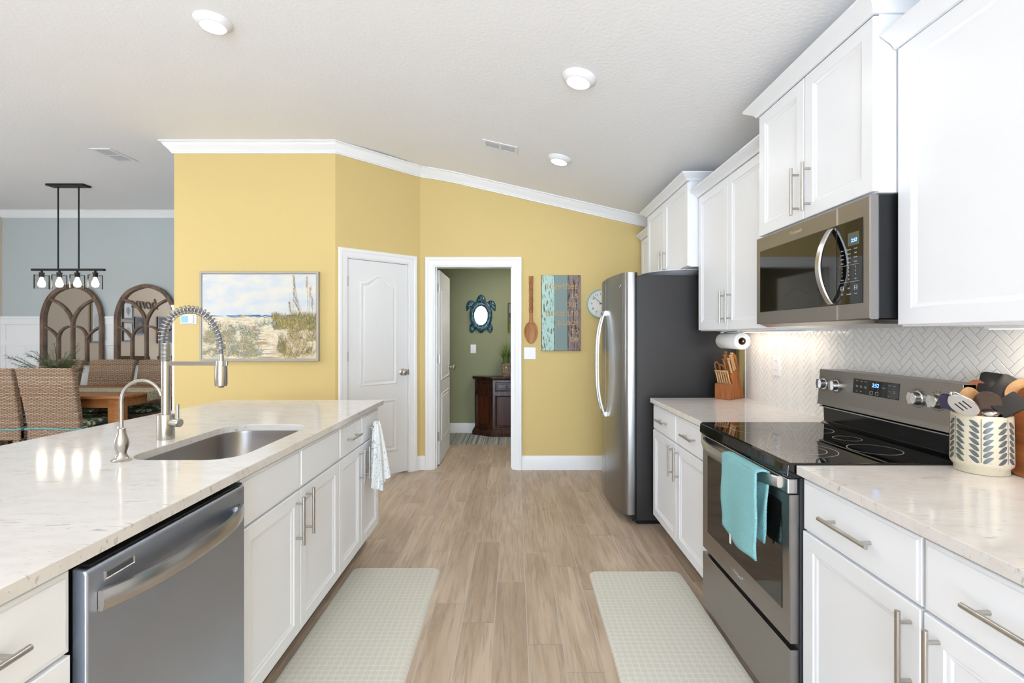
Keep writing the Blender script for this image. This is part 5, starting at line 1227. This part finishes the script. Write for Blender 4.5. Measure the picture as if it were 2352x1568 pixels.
# aqua dish towel on the oven handle
aq = mat('aqua_cotton', (150, 206, 210), .95, spec=.1, bump=((260, 260, 260), 1.0, .006))
mb = MB(); nu, nv = 26, 26
def towel(y0, y1, zb0, zb1, x0, wav, ph):
    o = []
    for i in range(nu + 1):
        s = i / nu; y = y0 + (y1 - y0) * s; zb = zb0 + (zb1 - zb0) * s - .012 * math.sin(PI * s * 1.5); row = []
        for j in range(nv + 1):
            q_ = j / nv; z = .8655 + (zb - .8655) * q_; row.append((x0 + wav * q_ * math.sin(s * 7 + ph) + .004 * math.sin(q_ * 9 + s * 3) * q_, y + .01 * q_ * math.sin(q_ * 3), z))
        o.append(row)
    return o
mb.loops(towel(1.955, 1.682, .578, .545, .838, .006, 0), False)
mb.loops([[(.838 + .047 * s + 0, y, .8655 + .006 * math.sin(PI * s)) for s in (0, .25, .5, .75, 1)] for y in [1.955 - .272 * i / 20 for i in range(21)]], False)
mb.loops([[(.885 + .002 * math.sin(q_ * 8 + i), y + .03 * q_ * (i / 20) , .8655 - .262 * q_) for q_ in [j / 12 for j in range(13)]] for i, y in enumerate([1.955 - .268 * i / 20 for i in range(21)])], False)
bm = bmesh.new(); 
tw = mb.build('dish_towel', aq, smooth=True, ang=80, solid=.007, origin=(.86, 1.87, .86)); tag(tw, 'aqua knit dish towel hanging over the oven door handle', 'towel')
MB().box(.834, .8355, 1.87, 1.883, .535, .572).build('care_tag', M['white'], tw)

# floral towel on the island drawer pull
def floral():
    m = mat('floral_cotton', (236, 238, 238), .9, spec=.1, bump=((200, 200, 200), .3, .002)); nt, b = nodes(m); tc = nd(nt, 'ShaderNodeTexCoord')
    n = nd(nt, 'ShaderNodeTexNoise'); n.inputs['Scale'].default_value = 38; n.inputs['Detail'].default_value = 3; n.inputs['Distortion'].default_value = 2.2; nt.links.new(tc.outputs['Object'], n.inputs['Vector'])
    r = nd(nt, 'ShaderNodeValToRGB'); r.color_ramp.elements[0].position = .60; r.color_ramp.elements[1].position = .66; r.color_ramp.elements[0].color = (*lin((236, 238, 238)), 1); r.color_ramp.elements[1].color = (*lin((150, 166, 172)), 1)
    nt.links.new(n.outputs['Fac'], r.inputs[0]); nt.links.new(r.outputs[0], b.inputs['Base Color']); return m
mb = MB(); L = []; n = 60
for j in range(26):
    q_ = j / 25; z = .818 - .36 * q_; row = []
    for i in range(n):
        a = 2 * PI * i / n; fo = 1 + (.10 + .22 * q_) * math.sin(a * 7 + 1.2 * q_) + .08 * math.sin(a * 13)
        ax_ = (.016 + .034 * q_ ** .8) * fo; ay_ = (.028 + .060 * q_ ** .7) * fo
        row.append((-.846 + .008 * math.sin(q_ * 2) + .012 * q_ + ax_ * math.cos(a), 2.955 - .01 * q_ + ay_ * math.sin(a), z + (.035 * math.sin(a * 2 + .6) * q_ ** 3 if q_ > .5 else 0)))
    L.append([(max(p[0], -.884), p[1], p[2]) for p in row])
mb.loops(L, True, True, False)
tag(mb.build('hand_towel', floral(), smooth=True, ang=80, origin=(-.85, 2.985, .8)), 'white towel with grey-blue sprigs bunched over the far island drawer pull', 'towel')

# ================================================================== dining area
t = thing('pendant_light', (-5.02, 5.44, CZ), 'black linear chandelier with four clear glass shades over the dining table', 'chandelier')
bm_ = M['blackmetal']; py0 = 5.44
MB().box(-5.235, -4.815, py0 - .055, py0 + .055, CZ - .022, CZ - .0005).build('canopy', bm_, t, bevel=.003)
for x in (-5.140, -4.908): MB().cyl((x, py0, 2.09), (x, py0, CZ - .02), .0075, 12).build('rod', bm_, t, smooth=True)
MB().box(-5.432, -4.620, py0 - .018, py0 + .018, 2.068, 2.092).build('bar', bm_, t, bevel=.002)
for x in (-5.325, -5.126, -4.924, -4.722):
    mb = MB().lathe([(0, 2.068), (.011, 2.068), (.011, 2.05), (.026, 2.048), (.026, 2.035), (.0235, 2.033), (.0235, 1.995), (0, 1.995)], (x, py0, 0), 24); so2 = mb.build('socket', bm_, t, smooth=True, ang=35)
    MB().lathe([(.028, 2.022), (.064, 2.020), (.066, 2.015), (.066, 1.865), (.0625, 1.865), (.0625, 2.013), (.028, 2.017), (.028, 2.022)], (x, py0, 0), 36).build('glass_shade', M['glass'], so2, smooth=True, ang=40)
    MB().lathe([(.012, 1.998), (.014, 1.985), (.030, 1.94), (.034, 1.92), (.030, 1.898), (.016, 1.885), (0, 1.882)], (x, py0, 0), 24).build('bulb', M['bulb'], so2, smooth=True, ang=80)

# arched window-pane mirrors
def arch_mirror(cx_, lab):
    k = 6.57 / FPX; Yw = YD - .042
    g2 = lambda px, py: ((px - 338.8) * k + cx_, HC - (py - 770) * k)
    def bez(a, b_, c_, n=16): return [tuple((1 - s) ** 2 * Vector(a) + 2 * s * (1 - s) * Vector(b_) + s * s * Vector(c_)) for s in [i / n for i in range(n + 1)]]
    left = [g2(271.5, 832)] + bez(g2(271.5, 730), g2(276, 690), g2(300, 670), 14) + bez(g2(300, 670), g2(318, 659), g2(338.8, 656.5), 14)[1:]
    mir = lambda P: [(2 * cx_ - x, z) for x, z in P]
    t = thing('arched_mirror', (cx_, Yw, .99), lab, 'mirror', 'arched mirrors over the dining wainscot')
    def barp(mb, pts, w_, d0, d1):
        pts = [Vector(p) for p in pts]; L = []
        for i, p in enumerate(pts):
            d = (pts[min(i + 1, len(pts) - 1)] - pts[max(i - 1, 0)]).normalized(); n_ = Vector((-d.y, d.x)) * w_ / 2
            L.append([(p.x + n_.x, Yw - d0, p.y + n_.y), (p.x + n_.x, Yw - d1, p.y + n_.y), (p.x - n_.x, Yw - d1, p.y - n_.y), (p.x - n_.x, Yw - d0, p.y - n_.y)])
        mb.loops(L, True, True, True)
    mb = MB(); barp(mb, left + mir(left)[::-1][1:], .048, .001, .034); b0, b1 = g2(271.5, 834), g2(406.1, 834); barp(mb, [b0, b1], .046, .001, .033)
    mb.build('frame', M['framewood'], t, smooth=True, ang=40)
    mb = MB(); m1, d_ = .030, .026
    barp(mb, [g2(338.8, 832), g2(338.8, 738)], m1, .004, d_); c1 = bez(g2(338.8, 742), g2(330, 702), g2(289, 688)); barp(mb, c1, m1, .004, d_ - .0006); barp(mb, mir(c1), m1, .004, d_ - .0012)
    v1 = [g2(306.3, 832), g2(306.3, 776)]; barp(mb, v1, m1 * .9, .004, d_); barp(mb, mir(v1), m1 * .9, .004, d_)
    c2 = bez(g2(306.3, 778), g2(298, 760), g2(273, 749)); c3 = bez(g2(306.3, 778), g2(310, 748), g2(338.8, 749.5))
    for c_ in (c2, c3): dd_ = d_ - (.002 if c_ is c2 else .003); barp(mb, c_, m1 * .8, .004, dd_); barp(mb, mir(c_), m1 * .8, .004, dd_ - .0005)
    mb.build('tracery', M['framewood'], t, smooth=True, ang=40)
    mb = MB(); mb.add([(x, Yw - .003, z) for x, z in left + mir(left)[::-1][1:]], [tuple(range(2 * len(left) - 1))]); mb.build('mirror_glass', M['mirror'], t)
kk = 6.57 / FPX
arch_mirror((170 - 1183) * kk, 'arched brown wooden mirror behind the chandelier, the left one of two')
arch_mirror((338.8 - 1183) * kk, 'arched brown wooden mirror half behind the faucet, the right one of two')

# pictures on the left wall, seen in the mirrors
def refl(px, py):
    kx = (px - 1183) / FPX; s = XL / kx; return Vector((XL, 2 * (YD - .045) - s, HC - (py - 770) / FPX * s))
PWL = PL(XL)
def wpic(x0, y0, x1, y1, fcol, cols, lab, fw=.02):
    a, b_ = refl(x0, y0), refl(x1, y1); ya, yb = sorted((a.y, b_.y)); za, zb = sorted((a.z, b_.z)); zs = zb - za
    t = thing('framed_picture', (XL, (ya + yb) / 2, (za + zb) / 2), lab, 'picture', 'pictures on the left dining wall')
    mb = MB(); mb.loops([[PWL(u, v, d) for u, v in ((ya + i, za + i), (yb - i, za + i), (yb - i, zb - i), (ya + i, zb - i))] for i, d in ((0, .001), (0, .022), (fw, .022), (fw, .012))]); mb.build('frame', fcol, t)
    mb = MB(); mb.add([PWL(u, v, .012) for u, v in ((ya, za), (yb, za), (yb, zb), (ya, zb))], [(0, 1, 2, 3)], 0)
    c_ = ((ya + yb) / 2, (za + zb) / 2 + .02 * zs); mb.add([PWL(c_[0] + zs * .16 * math.cos(a), c_[1] + zs * .26 * math.sin(a) * (1 if math.sin(a) < 0 else .8), .0125) for a in [2 * PI * i / 20 for i in range(20)]], [tuple(range(20))], 1)
    mb.add([PWL(c_[0] - .004, c_[1] - zs * .38, .0127), PWL(c_[0] + .004, c_[1] - zs * .38, .0127), PWL(c_[0] + .003, c_[1] + zs * .1, .0127), PWL(c_[0] - .003, c_[1] + zs * .1, .0127)], [(0, 1, 2, 3)], 2)
    mb.build('print', [mat('print', c, .5) for c in cols], t)
bk = M['black']
wpic(281, 693, 305, 733, bk, ((226, 228, 228), (150, 156, 164), (90, 96, 104)), 'black-framed leaf print on the left wall, upper of two, seen in the right mirror')
wpic(281, 739, 305, 783, bk, ((214, 218, 216), (176, 178, 150), (120, 136, 140)), 'black-framed pale print on the left wall, lower of two, seen in the right mirror')
wpic(308, 727, 332, 768, bk, ((24, 22, 26), (110, 60, 70), (150, 140, 140)), 'dark framed photograph on the left wall beside the two prints, seen in the right mirror')
wpic(360, 727, 398, 787, bk, ((44, 32, 48), (84, 56, 78), (30, 26, 40)), 'large dark purple picture on the left wall seen behind the faucet spring')
wpic(207, 690, 245, 786, mat('tan_frame', (150, 126, 96), .5), ((214, 220, 222), (190, 200, 206), (170, 180, 186)), 'tall tan-framed pale picture reflected in the left mirror', .025)
a = refl(333, 698); wd_ = text('home', .30, a + Vector((.012, 0, 0)), FR_L, M['framewood'], None, 'wall_word', ext=.006, shear=.35); tag(wd_, 'dark script word mounted on the left wall, reflected in the right mirror', 'wall decoration')

# dining table
t = thing('dining_table', (-4.9, 5.235, 0), 'honey-coloured wooden dining table with square legs', 'table')
TX0, TX1, TY0, TY1 = -6.05, -3.84, 4.70, 5.77
mb = MB(); mb.loops([[(x, y, z) for x, y in rr(TX0 + o, TX1 - o, TY0 + o, TY1 - o, .04, 4)] for o, z in ((.004, .722), (0, .727), (0, .746), (.005, .75))], True, True, True); mb.build('tabletop', M['tablewood'], t, smooth=True, ang=30)
mb = MB().box(TX0 + .06, TX1 - .06, TY0 + .05, TY0 + .07, .63, .721).box(TX0 + .06, TX1 - .06, TY1 - .07, TY1 - .05, .63, .721).box(TX0 + .05, TX0 + .07, TY0 + .07, TY1 - .07, .63, .721).box(TX1 - .07, TX1 - .05, TY0 + .07, TY1 - .07, .63, .721); mb.build('apron', M['tablewood'], t)
for x in (TX0 + .04, TX1 - .15):
    for y in (TY0 + .035, TY1 - .145): MB().box(x, x + .11, y, y + .11, .012, .7215).build('leg', M['tablewood'], t, bevel=.004)
wv = mat('woven_runner', (196, 186, 156), .9, var=((60, 60, 60), (150, 142, 112), .45, .6), bump=((160, 160, 160), .6, .003))
mb = MB(); pr = [(TX0 - .01, .54), (TX0 - .006, .7525), (TX0 + .02, .7545), (TX1 - .02, .7545), (TX1 + .006, .751), (TX1 + .012, .66)]
mb.loops([[(x, y, z) for x, z in pr] + [(x, y, z - .003) if i not in (0, 5) else (x - .003 if x > -5 else x + .003, y, z) for i, (x, z) in list(enumerate(pr))[::-1]] for y in (5.04, 5.43)], True, True, True)
tag(mb.build('table_runner', wv), 'woven straw-coloured runner lying along the dining table', 'table runner')
tag(MB().box(-6.4, -3.2, 4.3, 6.1, .0004, .011).build('dining_rug', mat('dark_rug', (46, 54, 62), .95, spec=.05, var=((7, 7, 7), (120, 122, 118), .5, .62)), bevel=.003), 'dark rug under the dining table', 'rug')

# wicker chair, facing +Y at local origin
WK = M['wicker']; cush = mat('tropical_cushion', (74, 98, 82), .85, spec=.1, var=((22, 22, 22), (206, 200, 168), .5, .58, 3)); tie = mat('teal_ribbon', (112, 160, 156), .8)
def wchair(lab):
    t = thing('wicker_chair', (0, 0, 0), lab, 'chair', 'wicker dining chairs around the table')
    mb = MB(); n = 16; L = []
    for i in range(n + 1):
        s = i / n; z = .36 + .68 * s; lean = -.005 - .10 * max(0, (z - .48) / .56) ** 1.15; hw = .245 + .018 * max(0, (z - .48) / .56); th = .055
        sag = .014 if s > .97 else 0
        L.append([(-hw, lean, z - sag * .2), (-hw * .5, lean - .008, z + sag * .1), (0, lean - .012, z + sag * .15), (hw * .5, lean - .008, z + sag * .1), (hw, lean, z - sag * .2), (hw, lean + th, z - sag * .2), (hw * .5, lean + th - .008, z), (0, lean + th - .012, z), (-hw * .5, lean + th - .008, z), (-hw, lean + th, z - sag * .2)])
    mb.loops(L, True, True, True); mb.build('backrest', WK, t, bevel=.012, seg=3, smooth=True, ang=60)
    MB().box(-.245, .245, .0, .50, .36, .46).build('seat', WK, t, bevel=.015, seg=3)
    for x in (-.24, .18):
        for y in (-.005, .43): MB().box(x, x + .06, y, y + .06, .011, .359).build('leg', WK, t, bevel=.008)
    cu = MB(); cu.loops([[(x, y, z) for x, y in rr(-.235 + o, .235 - o, .055 + o, .49 - o, .05)] for o, z in ((.02, .462), (0, .475), (0, .50), (.02, .518), (.08, .526))], True, True, True); cu = cu.build('seat_cushion', cush, t, smooth=True, ang=80)
    mb = MB(); hw = .256; pts = [(x + .0, y, .468 + .006 * math.sin(i * 1.7)) for i, (x, y) in enumerate([(hw, .07), (hw, .03), (hw, -.012), (hw * .6, -.02), (0, -.028), (-hw * .6, -.02), (-hw, -.012), (-hw, .03), (-hw, .07)])]
    mb.tube(smoothp([Vector(p) for p in pts], 4), .0075, 8, flat=(1.3, .6)); mb.build('tie', tie, cu, smooth=True)
    return t
w0 = wchair('brown wicker chair back nearest the faucets, at the near side of the dining table')
w0.location = (-4.325, 4.53, 0)
dup(w0, (-4.875, 4.52, 0), 0, 'brown wicker chair cut by the left edge of the photo, near side of the table')
dup(w0, (-4.985, 5.935, 0), PI + .06, 'brown wicker chair across the table, between the two arched mirrors')
dup(w0, (-4.40, 5.93, 0), PI - .03, 'brown wicker chair across the table, partly behind the tall faucet')
dup(w0, (-5.63, 5.94, 0), PI, 'brown wicker chair across the table, just behind the fern')
# upholstered head chair
t = thing('upholstered_chair', (-3.52, 5.2, 0), 'grey-green upholstered chair at the right end of the dining table, behind the faucet', 'chair')
up = mat('grey_green_fabric', (104, 106, 92), .9, spec=.1)
MB().hexa([(-3.50, 4.95, .40), (-3.41, 4.95, .40), (-3.41, 5.46, .40), (-3.50, 5.46, .40), (-3.44, 4.93, .975), (-3.35, 4.93, .975), (-3.35, 5.48, .975), (-3.44, 5.48, .975)]).build('backrest', up, t, bevel=.02, seg=3)
MB().box(-3.80, -3.42, 4.95, 5.46, .36, .47).build('seat', up, t, bevel=.02, seg=3)
for x in (-3.79, -3.46):
    for y in (4.96, 5.40): MB().box(x, x + .045, y, y + .045, .011, .359).build('leg', M['darkwood'], t)
mb = MB()
for i in range(24): z = .42 + i * .0225; x = -3.5 + (z - .4) / .575 * .06; mb.ell((x + .01, 4.9485 - (z - .4) * .035, z), (.005, .003, .005), 8)
mb.build('nail_trim', M['darkgrey'], t)

# fern sprigs in a low bowl
t = thing('fern_centerpiece', (-4.96, 5.25, .757), 'airy green fern arrangement in the middle of the dining table', 'plant')
MB().lathe([(0, .758), (.06, .758), (.10, .79), (.11, .83), (.105, .83), (.095, .80), (0, .79)], (-4.96, 5.25, 0), 28).build('bowl', mat('dark_bowl', (50, 44, 38), .5), t, smooth=True)
FR = random.Random(11); mb = MB(); B0 = Vector((-4.96, 5.25, .80))
def frond(tip, n, leaf_l, m):
    tip = Vector(tip); mid = (B0 + tip) / 2 + Vector((0, 0, .05 + .1 * FR.random())); pts = []
    for i in range(n + 1): s = i / n; pts.append((1 - s) ** 2 * B0 + 2 * s * (1 - s) * mid + s * s * tip)
    mb.tube(pts, [.0022] * n + [.0008], 4, m=2)
    for i in range(2, n + 1):
        d = (pts[i] - pts[i - 1]).normalized()
        for s in range(5):
            a = FR.uniform(0, 2 * PI); sd2 = d.orthogonal(); sd2.rotate(Matrix.Rotation(a, 3, d)); l = leaf_l * FR.uniform(.5, 1.1); v = (d * .7 + sd2 * .8).normalized(); w_ = v.cross(d).normalized() * .0016
            mb.add([pts[i] - w_, pts[i] + w_, pts[i] + v * l + w_ * .3, pts[i] + v * l - w_ * .3], [(0, 1, 2, 3)], m)
kf = 5.2 / FPX; pf_ = lambda x, y, dy=0: at(x, y, 5.2 + dy)
for i in range(60):
    x = FR.uniform(84, 182); frond(pf_(x, FR.uniform(824, 842), FR.uniform(-.12, .2)), 7, .05, FR.choice((0, 0, 1)))
for x, y in ((12, 817), (20, 822), (40, 820), (30, 835), (60, 812), (70, 805), (66, 818), (84, 808), (46, 842), (125, 790), (118, 805), (128, 800), (108, 812), (152, 808), (180, 790), (170, 805), (183, 800), (162, 812), (190, 850), (95, 800), (60, 838), (90, 822), (195, 846)):
    frond(pf_(x, y, FR.uniform(-.1, .15)), 16, .04, FR.choice((0, 1, 1)))
mb.build('foliage', [mat('fern_green', (64, 86, 42), .7), mat('fern_grey_green', (112, 128, 100), .7), mat('fern_stem', (78, 72, 50), .7)], t)
# small black wire lantern
t = thing('table_lantern', at(62, 893, 5.15) , 'small black geometric ornament on the table between the two near chairs', 'ornament')
c = Vector((at(62, 890, 5.15).x, 5.15, .757)); mb = MB(); V = [c + Vector(p) for p in ((-.05, -.05, 0), (.05, -.05, 0), (.05, .05, 0), (-.05, .05, 0), (0, 0, .10), (-.065, 0, .06), (.065, 0, .06), (0, -.065, .06), (0, .065, .06))]
for i, j in ((0, 1), (1, 2), (2, 3), (3, 0), (0, 5), (3, 5), (1, 6), (2, 6), (0, 7), (1, 7), (2, 8), (3, 8), (5, 4), (6, 4), (7, 4), (8, 4), (5, 7), (7, 6), (6, 8), (8, 5)): mb.cyl(V[i] + Vector((0, 0, .004)), V[j] + Vector((0, 0, .004)), .0045, 6)
mb.build('wire_frame', M['blackmetal'], t)
